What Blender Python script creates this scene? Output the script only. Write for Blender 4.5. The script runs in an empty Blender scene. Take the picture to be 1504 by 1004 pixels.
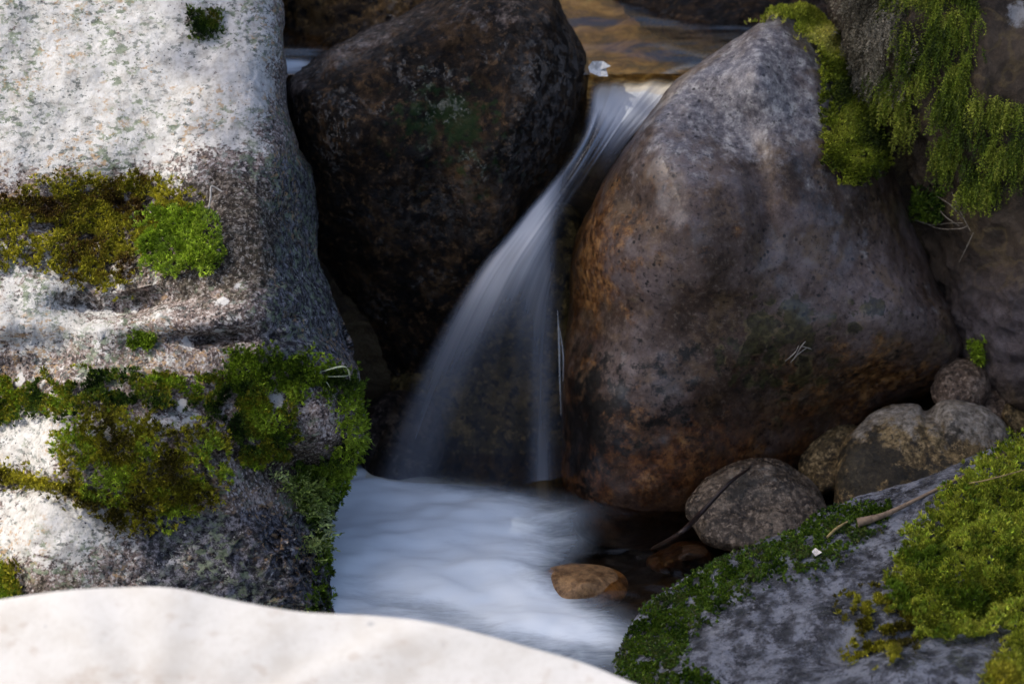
import bpy, math, random
import numpy as np
from mathutils import Vector
from mathutils.bvhtree import BVHTree

# ------------------------------------------------------------------ camera, sky, sun, exposure
S = bpy.context.scene
COL = S.collection
PITCH = math.radians(25.0)
FPX = 100.0 / 36.0 * 1504.0
FWD = np.array([0, math.cos(PITCH), -math.sin(PITCH)])
UP = np.array([0, math.sin(PITCH), math.cos(PITCH)])
RT = np.array([1.0, 0, 0])
TARGET = np.array([0, 0, 0.27])
CAM = TARGET - FWD * 4.45

cd = bpy.data.cameras.new("camera")
cam = bpy.data.objects.new("camera", cd)
COL.objects.link(cam)
cam.location = CAM
cam.rotation_euler = (math.pi / 2 - PITCH, 0, 0)
cd.lens = 100.0
cd.sensor_width = 36.0
cd.clip_end = 500.0
cd.clip_start = 0.05
cd.dof.use_dof = True
cd.dof.focus_distance = 4.25
cd.dof.aperture_fstop = 3.6
S.camera = cam

SUN_EL = math.radians(52)
SUN_AZ = math.radians(188)          # direction towards the sun in the XY plane, from +X
SUN_DIR = np.array([math.cos(SUN_EL) * math.cos(SUN_AZ), math.cos(SUN_EL) * math.sin(SUN_AZ), math.sin(SUN_EL)])
W = bpy.data.worlds.new("World")
S.world = W
W.use_nodes = True
wn = W.node_tree
sky = wn.nodes.new("ShaderNodeTexSky")
sky.sky_type = 'NISHITA'
sky.sun_disc = False
sky.air_density = 0.65
sky.dust_density = 3.0
sky.ozone_density = 0.4
sky.sun_elevation = SUN_EL
sky.sun_rotation = math.pi / 2 - SUN_AZ
wn.links.new(sky.outputs[0], wn.nodes["Background"].inputs[0])
wn.nodes["Background"].inputs[1].default_value = 0.15
sl = bpy.data.lights.new("sun", 'SUN')
sl.energy = 2.0
sl.angle = math.radians(0.5)
sl.color = (1.0, 0.95, 0.87)
sun = bpy.data.objects.new("sun", sl)
COL.objects.link(sun)
sun.rotation_euler = Vector(SUN_DIR).to_track_quat('Z', 'Y').to_euler()
S.view_settings.view_transform = 'Standard'
S.view_settings.look = 'None'
S.view_settings.exposure = 0.75
S.view_settings.gamma = 1.0
S.cycles.max_bounces = 8
S.cycles.transparent_max_bounces = 24

# ------------------------------------------------------------------ helpers
def P(px, py, Y):
    d = FWD + RT * (px - 752.0) / FPX - UP * (py - 502.0) / FPX
    return CAM + d * ((Y - CAM[1]) / d[1])

def PZ(px, py, Z):
    d = FWD + RT * (px - 752.0) / FPX - UP * (py - 502.0) / FPX
    return CAM + d * ((Z - CAM[2]) / d[2])

def proj(V):
    r = V - CAM
    z = r @ FWD
    return 752.0 + FPX * (r @ RT) / z, 502.0 - FPX * (r @ UP) / z

def sst(a, b, x):
    t = np.clip((x - a) / (b - a), 0, 1)
    return t * t * (3 - 2 * t)

def gau(px, py, cx, cy, rx, ry, ang=0.0):
    a = math.radians(ang)
    dx, dy = px - cx, py - cy
    u = (dx * math.cos(a) + dy * math.sin(a)) / rx
    v = (-dx * math.sin(a) + dy * math.cos(a)) / ry
    return np.exp(-(u * u + v * v))

_rng = np.random.RandomState(7)
_perm = _rng.permutation(256)
_perm = np.concatenate([_perm, _perm, _perm])
_g = _rng.normal(size=(256, 3))
_g /= np.linalg.norm(_g, axis=1)[:, None]

def perlin(p):
    i = np.floor(p).astype(int)
    f = p - i
    i &= 255
    u = f * f * f * (f * (f * 6 - 15) + 10)
    out = 0
    for dx in (0, 1):
        for dy in (0, 1):
            for dz in (0, 1):
                h = _perm[_perm[_perm[(i[:, 0] + dx) & 255] + ((i[:, 1] + dy) & 255)] + ((i[:, 2] + dz) & 255)]
                g = _g[h]
                dot = g[:, 0] * (f[:, 0] - dx) + g[:, 1] * (f[:, 1] - dy) + g[:, 2] * (f[:, 2] - dz)
                wx = u[:, 0] if dx else 1 - u[:, 0]
                wy = u[:, 1] if dy else 1 - u[:, 1]
                wz = u[:, 2] if dz else 1 - u[:, 2]
                out = out + dot * wx * wy * wz
    return out

def fbm(p, scale, octs=4, gain=0.5, ridged=False, seed=0.0):
    r, a = 0, 1.0
    q = p * scale + seed
    for _ in range(octs):
        n = perlin(q)
        r = r + a * ((0.5 - np.abs(n) * 2) if ridged else n)
        q = q * 2.03 + 17.1
        a *= gain
    return r

def tag(o, label=None, cat=None, group=None, kind=None):
    if label: o['label'] = label
    if cat: o['category'] = cat
    if group: o['group'] = group
    if kind: o['kind'] = kind
    return o

def link_mesh(name, verts, faces, mat, parent=None, loc=None, smooth=True):
    me = bpy.data.meshes.new(name)
    verts = np.asarray(verts, float)
    faces = np.asarray(faces, dtype=np.int32)
    n, k = faces.shape
    me.vertices.add(len(verts))
    me.vertices.foreach_set("co", verts.ravel())
    me.loops.add(n * k)
    me.loops.foreach_set("vertex_index", faces.ravel())
    me.polygons.add(n)
    me.polygons.foreach_set("loop_start", np.arange(0, n * k, k, dtype=np.int32))
    me.polygons.foreach_set("use_smooth", np.full(n, smooth))
    me.update(calc_edges=True)
    me.validate()
    if mat: me.materials.append(mat)
    o = bpy.data.objects.new(name, me)
    COL.objects.link(o)
    if parent: o.parent = parent
    if loc is not None: o.location = loc
    return o

def fattr(o, name, vals):
    a = o.data.attributes.new(name, 'FLOAT', 'POINT')
    a.data.foreach_set("value", np.asarray(vals, np.float32))

def cattr(o, name, cols):
    a = o.data.attributes.new(name, 'FLOAT_COLOR', 'POINT')
    c = np.ones((len(cols), 4), np.float32)
    c[:, :3] = cols
    a.data.foreach_set("color", c.ravel())

def vnormals(V, F):
    fn = np.cross(V[F[:, 2]] - V[F[:, 0]], V[F[:, -1]] - V[F[:, 1]])
    N = np.zeros_like(V)
    for k in range(F.shape[1]):
        np.add.at(N, F[:, k], fn)
    return N / (np.linalg.norm(N, axis=1)[:, None] + 1e-12)

def closed_spline(pts, n):
    pts = np.asarray(pts, float)
    m = len(pts)
    out = []
    for i in range(m):
        p0, p1, p2, p3 = pts[i - 1], pts[i], pts[(i + 1) % m], pts[(i + 2) % m]
        t = np.linspace(0, 1, 24, endpoint=False)[:, None]
        out.append(0.5 * (2 * p1 + (p2 - p0) * t + (2 * p0 - 5 * p1 + 4 * p2 - p3) * t ** 2 + (3 * p1 - p0 - 3 * p2 + p3) * t ** 3))
    q = np.concatenate(out)
    q = np.vstack([q, q[:1]])
    L = np.concatenate([[0], np.cumsum(np.linalg.norm(np.diff(q, axis=0), axis=1))])
    s = np.linspace(0, L[-1], n, endpoint=False)
    return np.stack([np.interp(s, L, q[:, k]) for k in range(3)], 1)

def open_spline(pts, n):
    pts = np.asarray(pts, float)
    e = np.vstack([2 * pts[0] - pts[1], pts, 2 * pts[-1] - pts[-2]])
    m = len(pts) - 1
    t = np.linspace(0, m, n)
    i = np.minimum(t.astype(int), m - 1)
    t = (t - i)[:, None]
    p0, p1, p2, p3 = e[i], e[i + 1], e[i + 2], e[i + 3]
    return 0.5 * (2 * p1 + (p2 - p0) * t + (2 * p0 - 5 * p1 + 4 * p2 - p3) * t ** 2 + (3 * p1 - p0 - 3 * p2 + p3) * t ** 3)

BVH = {}

def rock(key, name, pts, C, front, back, mat, n=2.4, w=None, shape=None, noise=(), seed=0.0, NR=160, attrs=None, label=None, cat='boulder', group='boulders around the stream', plain=False):
    """A closed stone: the outline loop is its girth, bulged towards w (front) and away from it (back), then weathered."""
    O = closed_spline([P(*p) for p in pts] if not plain else pts, 1440)
    C = P(*C) if not plain else np.asarray(C, float)
    if w is None: w = CAM - C
    w = np.asarray(w, float)
    w = w / np.linalg.norm(w)
    e = 2.0 / n
    G = NR
    t = np.linspace(-1, 1, G)
    A, B = np.meshgrid(t, t)
    X = A * np.sqrt(1 - B * B / 2); Y = B * np.sqrt(1 - A * A / 2)
    r = np.clip(np.hypot(X, Y), 0, 1).ravel()
    th = (np.arctan2(Y, X).ravel() / (2 * math.pi)) % 1.0 * 1440
    k0 = np.floor(th).astype(int) % 1440
    fr_ = (th - np.floor(th))[:, None]
    Oth = O[k0] * (1 - fr_) + O[(k0 + 1) % 1440] * fr_
    a = r * math.pi / 2
    H = np.maximum(np.cos(a), 0); H[r > 0.99999] = 0
    V = C + (np.sin(a) ** e)[:, None] * (Oth - C) + w * (front * H ** e)[:, None]
    q = (np.arange(G - 1)[:, None] * G + np.arange(G - 1)[None, :]).ravel()
    F = np.stack([q, q + 1, q + G + 1, q + G], 1)
    loop = np.concatenate([np.arange(G - 1), np.arange(G - 1) * G + G - 1, G * G - 1 - np.arange(G - 1), (G - 1 - np.arange(G - 1)) * G])
    nl = len(loop)
    nb = max(16, G // 6)
    VV, HH, FF = [V], [H], [F]
    prev = loop
    base = G * G
    for a_ in np.linspace(math.pi / 2, 0, nb + 1)[1:-1]:
        VV.append(C + math.sin(a_) ** .85 * (Oth[loop] - C) - w * back * math.cos(a_) ** .85)
        HH.append(np.full(nl, -math.cos(a_)))
        cur = base + np.arange(nl)
        FF.append(np.stack([prev, cur, np.roll(cur, -1), np.roll(prev, -1)], 1))
        prev = cur; base += nl
    VV.append((C - w * back)[None, :]); HH.append(np.array([-1.0]))
    ke = np.arange(0, nl, 2)
    FF.append(np.stack([np.full_like(ke, base), prev[(ke + 2) % nl], prev[(ke + 1) % nl], prev[ke]], 1))
    V = np.vstack(VV); H = np.concatenate(HH); F = np.vstack(FF)
    # outward orientation
    N = vnormals(V, F)
    if N[(G // 2) * G + G // 2] @ w < 0:
        F = F[:, ::-1]
        N = -N
    px, py = proj(V)
    frontm = sst(-0.25, 0.15, H)
    if shape is not None:
        V = V + (shape(px, py, V) * frontm)[:, None] * w
        N = vnormals(V, F)
    hold = 0.45 + 0.55 * np.abs(H)
    D = 0
    for sc, amp, octs, rid in noise:
        m = hold if sc < 12 else 1.0
        D = D + fbm(V, sc, octs, 0.52, rid, seed + sc) * amp * m
    V = V + N * np.asarray(D).reshape(-1, 1) if len(noise) else V
    o = link_mesh(name, V - C, F, mat, loc=C)
    if attrs:
        px, py = proj(V)
        for k_, fn in attrs.items():
            fattr(o, k_, np.clip(fn(px, py, V), 0, 1) * frontm)
    BVH[key] = BVHTree.FromPolygons(V.tolist(), F.tolist())
    tag(o, label, cat, group)
    return o

def tube(pts, radii, n=8, sub=12):
    pts = np.asarray(pts, float)
    c = open_spline(pts, sub * (len(pts) - 1) + 1)
    r = np.interp(np.linspace(0, 1, len(c)), np.linspace(0, 1, len(radii)), radii)
    T = np.gradient(c, axis=0)
    T /= np.linalg.norm(T, axis=1)[:, None]
    a = np.array([0.13, 0.21, 0.97])
    U = np.cross(T, a); U /= np.linalg.norm(U, axis=1)[:, None]
    B = np.cross(T, U)
    th = np.linspace(0, 2 * math.pi, n, endpoint=False)
    V = (c[:, None, :] + r[:, None, None] * (np.cos(th)[None, :, None] * U[:, None, :] + np.sin(th)[None, :, None] * B[:, None, :])).reshape(-1, 3)
    F = []
    for i in range(len(c) - 1):
        for j in range(n):
            F.append((i * n + j, i * n + (j + 1) % n, (i + 1) * n + (j + 1) % n, (i + 1) * n + j))
    return V, np.array(F)

def join(parts):
    Vs, Fs, off = [], [], 0
    for V, F in parts:
        Vs.append(V); Fs.append(np.asarray(F) + off); off += len(V)
    return np.vstack(Vs), np.vstack(Fs)

# ------------------------------------------------------------------ shader helper
class M:
    def __init__(s, name):
        s.m = bpy.data.materials.new(name)
        s.m.use_nodes = True
        s.t = s.m.node_tree
        s.t.nodes.clear()
        s.out = s.t.nodes.new("ShaderNodeOutputMaterial")
        s.tc = s.t.nodes.new("ShaderNodeTexCoord")
    def put(s, sock, v):
        if isinstance(v, bpy.types.NodeSocket): s.t.links.new(v, sock)
        elif isinstance(v, (tuple, list)):
            sock.default_value = tuple(v) + (1.0,) if (len(v) == 3 and sock.type == 'RGBA') else tuple(v)
        else: sock.default_value = v
    def vec(s, scale=(1, 1, 1), rot=(0, 0, 0), src='Object'):
        n = s.t.nodes.new("ShaderNodeMapping")
        n.inputs['Scale'].default_value = scale
        n.inputs['Rotation'].default_value = rot
        s.t.links.new(s.tc.outputs[src], n.inputs[0])
        return n.outputs[0]
    def noise(s, scale, detail=6, rough=0.6, vec=None, dist=0.0):
        n = s.t.nodes.new("ShaderNodeTexNoise")
        n.inputs['Scale'].default_value = scale
        n.inputs['Detail'].default_value = detail
        n.inputs['Roughness'].default_value = rough
        n.inputs['Distortion'].default_value = dist
        s.t.links.new(vec if vec is not None else s.tc.outputs['Object'], n.inputs['Vector'])
        return n.outputs['Fac']
    def vor(s, scale, feature='F1', vec=None, out='Distance', rnd=1.0):
        n = s.t.nodes.new("ShaderNodeTexVoronoi")
        n.feature = feature
        n.inputs['Scale'].default_value = scale
        n.inputs['Randomness'].default_value = rnd
        s.t.links.new(vec if vec is not None else s.tc.outputs['Object'], n.inputs['Vector'])
        return n.outputs[out]
    def ramp(s, fac, stops, interp='LINEAR'):
        n = s.t.nodes.new("ShaderNodeValToRGB")
        n.color_ramp.interpolation = interp
        el = n.color_ramp.elements
        while len(el) < len(stops): el.new(0.5)
        for e, (p, c) in zip(el, stops):
            e.position = p
            e.color = tuple(c) + (1.0,) if isinstance(c, (tuple, list)) else (c, c, c, 1.0)
        s.put(n.inputs[0], fac)
        return n.outputs[0]
    def thr(s, fac, a, b):
        n = s.t.nodes.new("ShaderNodeMapRange")
        n.interpolation_type = 'SMOOTHSTEP'
        s.put(n.inputs[0], fac)
        n.inputs[1].default_value = min(a, b); n.inputs[2].default_value = max(a, b)
        n.inputs[3].default_value = 0.0 if a < b else 1.0
        n.inputs[4].default_value = 1.0 if a < b else 0.0
        return n.outputs[0]
    def mix(s, fac, a, b, mode='MIX'):
        n = s.t.nodes.new("ShaderNodeMix")
        n.data_type = 'RGBA'
        n.blend_type = mode
        s.put(n.inputs[0], fac); s.put(n.inputs[6], a); s.put(n.inputs[7], b)
        return n.outputs[2]
    def math(s, op, a, b=0.0, clamp=False):
        n = s.t.nodes.new("ShaderNodeMath")
        n.operation = op
        n.use_clamp = clamp
        s.put(n.inputs[0], a); s.put(n.inputs[1], b)
        return n.outputs[0]
    def attr(s, name, out='Fac'):
        n = s.t.nodes.new("ShaderNodeAttribute")
        n.attribute_name = name
        return n.outputs[out]
    def bump(s, h, strength, dist=0.01, normal=None):
        n = s.t.nodes.new("ShaderNodeBump")
        n.inputs['Strength'].default_value = strength
        n.inputs['Distance'].default_value = dist
        s.put(n.inputs['Height'], h)
        if normal is not None: s.put(n.inputs['Normal'], normal)
        return n.outputs[0]
    def pbr(s, color, rough=0.7, spec=0.5, normal=None, **kw):
        n = s.t.nodes.new("ShaderNodeBsdfPrincipled")
        s.put(n.inputs['Base Color'], color)
        s.put(n.inputs['Roughness'], rough)
        s.put(n.inputs['Specular IOR Level'], spec)
        if normal is not None: s.put(n.inputs['Normal'], normal)
        for k, v in kw.items(): s.put(n.inputs[k], v)
        return n.outputs[0]
    def mixs(s, fac, a, b):
        n = s.t.nodes.new("ShaderNodeMixShader")
        s.put(n.inputs[0], fac)
        s.t.links.new(a, n.inputs[1]); s.t.links.new(b, n.inputs[2])
        return n.outputs[0]
    def sh(s, kind, **kw):
        n = s.t.nodes.new(kind)
        for k, v in kw.items(): s.put(n.inputs[k], v)
        return n.outputs[0]
    def done(s, sock):
        s.t.links.new(sock, s.out.inputs['Surface'])
        return s.m

# ------------------------------------------------------------------ rock materials
def mat_white_boulder():
    m = M("lichened granite")
    base = m.ramp(m.noise(34, 8, 0.72), [(0.32, (0.04, 0.034, 0.034)), (0.44, (0.12, 0.09, 0.08)), (0.54, (0.22, 0.165, 0.14)), (0.66, (0.4, 0.35, 0.31))])
    grain = m.noise(190, 3, 0.65)
    base = m.mix(m.thr(grain, 0.53, 0.62), base, (0.5, 0.45, 0.42))
    base = m.mix(m.thr(grain, 0.46, 0.38), base, (0.02, 0.02, 0.022))
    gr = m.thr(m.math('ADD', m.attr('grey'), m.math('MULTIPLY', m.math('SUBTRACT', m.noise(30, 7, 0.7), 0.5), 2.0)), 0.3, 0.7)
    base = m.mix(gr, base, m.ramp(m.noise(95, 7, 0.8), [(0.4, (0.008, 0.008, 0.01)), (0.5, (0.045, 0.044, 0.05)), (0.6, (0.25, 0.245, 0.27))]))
    n_a, n_b = m.noise(20, 9, 0.7), m.noise(85, 6, 0.7, m.vec((1, 1, 1.8)))
    crust = m.math('ADD', m.attr('white'), m.math('ADD', m.math('MULTIPLY', m.math('SUBTRACT', n_a, 0.5), 2.4), m.math('MULTIPLY', m.math('SUBTRACT', n_b, 0.5), 2.2)))
    crustm = m.thr(crust, 0.38, 0.6)
    pale = m.ramp(m.noise(55, 7, 0.72), [(0.34, (0.38, 0.35, 0.31)), (0.48, (0.55, 0.53, 0.49)), (0.62, (0.65, 0.63, 0.6))])
    col = m.mix(crustm, base, pale)
    patch = m.noise(11, 4, 0.6)
    dark = m.math('MULTIPLY', m.thr(m.noise(80, 7, 0.72, m.vec((1, 1, 1.9))), 0.525, 0.57), m.thr(patch, 0.4, 0.54))
    col = m.mix(m.math('MULTIPLY', dark, 0.85), col, m.ramp(m.noise(120, 3), [(0.4, (0.05, 0.06, 0.055)), (0.6, (0.22, 0.24, 0.21))]))
    gl = m.math('MULTIPLY', m.thr(m.noise(60, 7, 0.72, m.vec((1, 1, 1.6), (0.3, 0.2, 0.9))), 0.525, 0.57), m.thr(m.noise(7, 3, 0.5, m.vec((1, 1, 1), (1, 2, 3))), 0.46, 0.54))
    col = m.mix(m.math('MULTIPLY', gl, 0.85), col, m.ramp(m.noise(90, 4), [(0.4, (0.09, 0.12, 0.07)), (0.62, (0.26, 0.3, 0.2))]))
    oc = m.math('MULTIPLY', m.thr(m.noise(80, 6, 0.72, m.vec((1, 1, 1.5), (2, 1, 0.4))), 0.54, 0.6), m.thr(m.noise(9, 3, 0.5, m.vec((1, 1, 1), (2, 2, 1))), 0.46, 0.58))
    col = m.mix(m.math('MULTIPLY', oc, 0.75), col, (0.4, 0.26, 0.13))
    col = m.mix(m.math('MULTIPLY', m.thr(m.vor(130), 0.2, 0.1), m.thr(m.noise(20, 3), 0.47, 0.58)), col, (0.03, 0.03, 0.034))
    blob = m.math('MULTIPLY', m.thr(m.math('ADD', m.vor(26, 'SMOOTH_F1'), m.math('MULTIPLY', m.math('SUBTRACT', m.noise(70, 4), 0.5), 0.5)), 0.27, 0.22), m.thr(m.noise(13, 3, 0.5, m.vec((1, 1, 1), (2, 0.3, 1))), 0.5, 0.55))
    blob = m.math('MULTIPLY', blob, m.attr('blobs'))
    col = m.mix(m.math('MULTIPLY', blob, 0.9), col, (0.62, 0.6, 0.57))
    st = m.thr(m.math('ADD', m.attr('stain_shade'), m.math('MULTIPLY', m.math('SUBTRACT', m.noise(36, 7, 0.68), 0.5), 2.6)), 0.4, 0.68)
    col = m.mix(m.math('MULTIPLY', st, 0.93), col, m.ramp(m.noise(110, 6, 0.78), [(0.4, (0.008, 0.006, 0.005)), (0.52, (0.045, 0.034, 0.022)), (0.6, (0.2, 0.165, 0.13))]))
    col = m.mix(m.math('MULTIPLY', m.thr(grain, 0.56, 0.63), m.math('MULTIPLY', st, 0.6)), col, (0.4, 0.36, 0.31))
    n1 = m.bump(m.noise(50, 9, 0.72), 0.35, 0.012)
    n2 = m.bump(m.noise(190, 3, 0.65), 0.4, 0.004, n1)
    return m.done(m.pbr(col, 0.85, 0.2, n2))

def mat_wet(name, stops, green=False, rough=0.22, spec=0.5, bs=1.0):
    m = M(name)
    col = m.ramp(m.noise(13, 10, 0.72), stops)
    col = m.mix(m.math('MULTIPLY', m.thr(m.noise(75, 6, 0.75), 0.52, 0.64), 0.8), col, tuple(1.5 * x + 0.004 for x in stops[-1][1]))
    col = m.mix(m.math('MULTIPLY', m.thr(m.noise(50, 5, 0.7, m.vec((1, 1, 1), (1, 0.4, 2))), 0.5, 0.4), 0.9), col, (0.003, 0.003, 0.004))
    if green:
        g = m.thr(m.math('ADD', m.attr('green'), m.math('MULTIPLY', m.math('SUBTRACT', m.noise(45, 6, 0.7), 0.5), 2.4)), 0.4, 0.75)
        col = m.mix(m.math('MULTIPLY', g, 0.75), col, (0.008, 0.03, 0.004))
        lite = m.thr(m.math('ADD', m.attr('pale'), m.math('MULTIPLY', m.math('SUBTRACT', m.noise(50, 7, 0.72), 0.5), 2.4)), 0.3, 0.75)
        col = m.mix(m.math('MULTIPLY', lite, 0.75), col, m.ramp(m.noise(80, 6, 0.75), [(0.38, (0.04, 0.03, 0.025)), (0.5, (0.13, 0.1, 0.09)), (0.62, (0.28, 0.24, 0.22))]))
    rg = m.ramp(m.noise(30, 6, 0.7), [(0.4, rough * 0.6), (0.62, rough * 2.2)])
    n1 = m.bump(m.noise(36, 9, 0.75), 0.55 * bs, 0.016)
    n2 = m.bump(m.noise(110, 6, 0.75), 0.9 * bs, 0.006, n1)
    if green: cw_extra = m.attr('glint')
    n3 = m.bump(m.noise(60, 5, 0.7), 0.9, 0.025, n1)
    cw = m.math('MULTIPLY', m.thr(m.noise(10, 5, 0.65), 0.5, 0.62), m.thr(m.noise(90, 5, 0.75), 0.5, 0.57))
    if green: cw = m.math('MAXIMUM', cw, m.math('MULTIPLY', cw_extra, m.thr(m.noise(60, 5, 0.72), 0.46, 0.54)))
    return m.done(m.pbr(col, 0.55, 0.15, n2, **{'Coat Weight': cw, 'Coat Roughness': 0.08, 'Coat IOR': 2.0 if green else 1.8, 'Coat Normal': n3}))

def mat_brown_boulder():
    m = M("damp brown rock")
    big = m.noise(6.5, 10, 0.7)
    col = m.ramp(big, [(0.32, (0.022, 0.014, 0.01)), (0.44, (0.055, 0.033, 0.021)), (0.53, (0.1, 0.07, 0.058)), (0.64, (0.175, 0.135, 0.125))])
    tan = m.thr(m.noise(15, 9, 0.7, m.vec((1, 1, 1), (3, 1, 0))), 0.5, 0.62)
    col = m.mix(m.math('MULTIPLY', tan, 0.45), col, (0.19, 0.12, 0.06))
    g = m.thr(m.math('ADD', m.attr('grey'), m.math('MULTIPLY', m.math('SUBTRACT', m.noise(20, 9, 0.72), 0.5), 2.6)), 0.3, 0.9)
    col = m.mix(g, col, m.ramp(m.noise(60, 8, 0.78), [(0.36, (0.05, 0.044, 0.05)), (0.5, (0.19, 0.17, 0.17)), (0.62, (0.46, 0.43, 0.39))]))
    orr = m.thr(m.math('ADD', m.attr('rust'), m.math('MULTIPLY', m.math('SUBTRACT', m.noise(18, 9, 0.72), 0.5), 2.6)), 0.3, 0.8)
    col = m.mix(m.math('MULTIPLY', orr, 0.85), col, m.ramp(m.noise(60, 8, 0.75), [(0.38, (0.03, 0.011, 0.004)), (0.5, (0.15, 0.06, 0.014)), (0.6, (0.36, 0.18, 0.055))]))
    fine = m.noise(110, 6, 0.75)
    col = m.mix(m.math('MULTIPLY', m.thr(fine, 0.53, 0.64), 0.3), col, (0.28, 0.22, 0.17))
    col = m.mix(m.math('MULTIPLY', m.thr(fine, 0.46, 0.36), 0.75), col, (0.012, 0.009, 0.008))
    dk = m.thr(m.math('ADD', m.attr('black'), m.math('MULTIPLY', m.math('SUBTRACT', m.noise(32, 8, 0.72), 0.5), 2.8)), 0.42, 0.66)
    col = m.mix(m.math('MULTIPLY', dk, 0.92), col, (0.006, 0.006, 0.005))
    darkened = m.thr(m.math('ADD', m.attr('darkened'), m.math('MULTIPLY', m.math('SUBTRACT', m.noise(14, 8, 0.7), 0.5), 2.4)), 0.25, 0.8)
    col = m.mix(m.math('MULTIPLY', darkened, 0.85), col, m.mix(1.0, col, (0.42, 0.28, 0.17), 'MULTIPLY'))
    # ringed lichens: dark olive discs with a pale rim
    reg = m.thr(m.math('ADD', m.attr('lichen'), m.math('MULTIPLY', m.math('SUBTRACT', m.noise(16, 4), 0.5), 2.2)), 0.36, 0.56)
    v = m.math('ADD', m.vor(34, 'SMOOTH_F1'), m.math('MULTIPLY', m.math('SUBTRACT', m.noise(50, 5), 0.5), 0.6))
    disc = m.math('MAXIMUM', m.math('MULTIPLY', m.thr(v, 0.38, 0.33), reg), m.thr(m.math('ADD', m.attr('lichen'), m.math('MULTIPLY', m.math('SUBTRACT', m.noise(26, 6, 0.65), 0.5), 2.4)), 0.62, 0.7))
    ring = m.math('MULTIPLY', m.math('MULTIPLY', m.thr(v, 0.44, 0.4), m.thr(v, 0.32, 0.36)), reg)
    col = m.mix(m.math('MULTIPLY', disc, 0.8), col, m.ramp(m.noise(70, 5, 0.7), [(0.4, (0.008, 0.008, 0.003)), (0.62, (0.06, 0.055, 0.018))]))
    col = m.mix(m.math('MULTIPLY', m.math('MULTIPLY', ring, m.thr(m.noise(40, 3), 0.45, 0.56)), 0.45), col, (0.16, 0.125, 0.055))
    pit = m.math('MULTIPLY', m.thr(m.vor(65), 0.24, 0.13), m.thr(m.noise(9, 4), 0.5, 0.6))
    col = m.mix(m.math('MULTIPLY', pit, 0.85), col, (0.007, 0.006, 0.006))
    n1 = m.bump(m.noise(24, 9, 0.7), 0.22, 0.02)
    n2 = m.bump(m.math('SUBTRACT', fine, m.math('MULTIPLY', pit, 0.7)), 0.35, 0.004, n1)
    rg = m.ramp(m.noise(30, 6, 0.7), [(0.4, 0.28), (0.6, 0.55)])
    return m.done(m.pbr(col, rg, 0.3, n2, **{'Coat Weight': m.math('MULTIPLY', m.thr(m.noise(12, 6, 0.65), 0.45, 0.6), 0.6), 'Coat Roughness': 0.22, 'Coat IOR': 1.6}))

def mat_cobble(name, a, b, c, rough=0.45, coat=0.0):
    m = M(name)
    col = m.ramp(m.noise(26, 9, 0.72), [(0.36, a), (0.5, b), (0.62, c)])
    fine = m.noise(130, 5, 0.75)
    col = m.mix(m.math('MULTIPLY', m.thr(fine, 0.52, 0.62), 0.75), col, tuple(min(1, x * 1.6 + 0.03) for x in c))
    col = m.mix(m.math('MULTIPLY', m.thr(fine, 0.47, 0.38), 0.9), col, tuple(x * 0.25 for x in a))
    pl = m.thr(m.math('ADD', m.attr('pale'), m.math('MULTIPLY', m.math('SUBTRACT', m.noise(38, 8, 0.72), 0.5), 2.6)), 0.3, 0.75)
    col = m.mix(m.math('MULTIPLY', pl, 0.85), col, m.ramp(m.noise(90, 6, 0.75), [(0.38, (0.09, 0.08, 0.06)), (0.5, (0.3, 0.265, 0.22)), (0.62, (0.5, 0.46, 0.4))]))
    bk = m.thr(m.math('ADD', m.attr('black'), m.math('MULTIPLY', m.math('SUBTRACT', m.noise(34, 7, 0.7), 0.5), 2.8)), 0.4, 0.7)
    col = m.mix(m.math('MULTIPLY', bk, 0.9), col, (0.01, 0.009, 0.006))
    n1 = m.bump(m.noise(42, 8, 0.72), 0.7, 0.014)
    n2 = m.bump(fine, 0.7, 0.005, n1)
    return m.done(m.pbr(col, m.ramp(m.noise(40, 5), [(0.4, rough * 0.7), (0.6, rough * 1.5)]), 0.4, n2, **{'Coat Weight': coat, 'Coat Roughness': 0.1, 'Coat IOR': 1.9, 'Coat Normal': m.bump(m.noise(50, 5, 0.7), 0.8, 0.015)}))

def mat_slab():
    m = M("wet blue-grey slab")
    col = m.ramp(m.noise(26, 9, 0.74), [(0.4, (0.008, 0.008, 0.011)), (0.48, (0.07, 0.073, 0.09)), (0.56, (0.34, 0.36, 0.42))])  # blue-grey rock, brightest mottles paint the sky sheen into the colour
    fine = m.noise(120, 6, 0.75)
    col = m.mix(m.math('MULTIPLY', m.thr(fine, 0.53, 0.64), 0.6), col, (0.4, 0.41, 0.46))
    col = m.mix(m.math('MULTIPLY', m.thr(fine, 0.46, 0.37), 0.8), col, (0.008, 0.008, 0.01))
    n1 = m.bump(m.noise(60, 9, 0.78, m.vec((1, 2.0, 1), (0, 0, 0.35))), 0.8, 0.012)
    n2 = m.bump(m.noise(150, 5, 0.78), 0.9, 0.006, n1)
    return m.done(m.pbr(col, m.ramp(m.noise(24, 6, 0.7), [(0.4, 0.16), (0.6, 0.42)]), 0.9, n2, **{'Coat Weight': m.thr(m.noise(70, 6, 0.75), 0.47, 0.54), 'Coat Roughness': 0.1, 'Coat IOR': 2.0, 'Coat Normal': m.bump(m.noise(85, 5, 0.7, m.vec((1, 2.0, 1), (0, 0, 0.35))), 1.0, 0.02)}))

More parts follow.
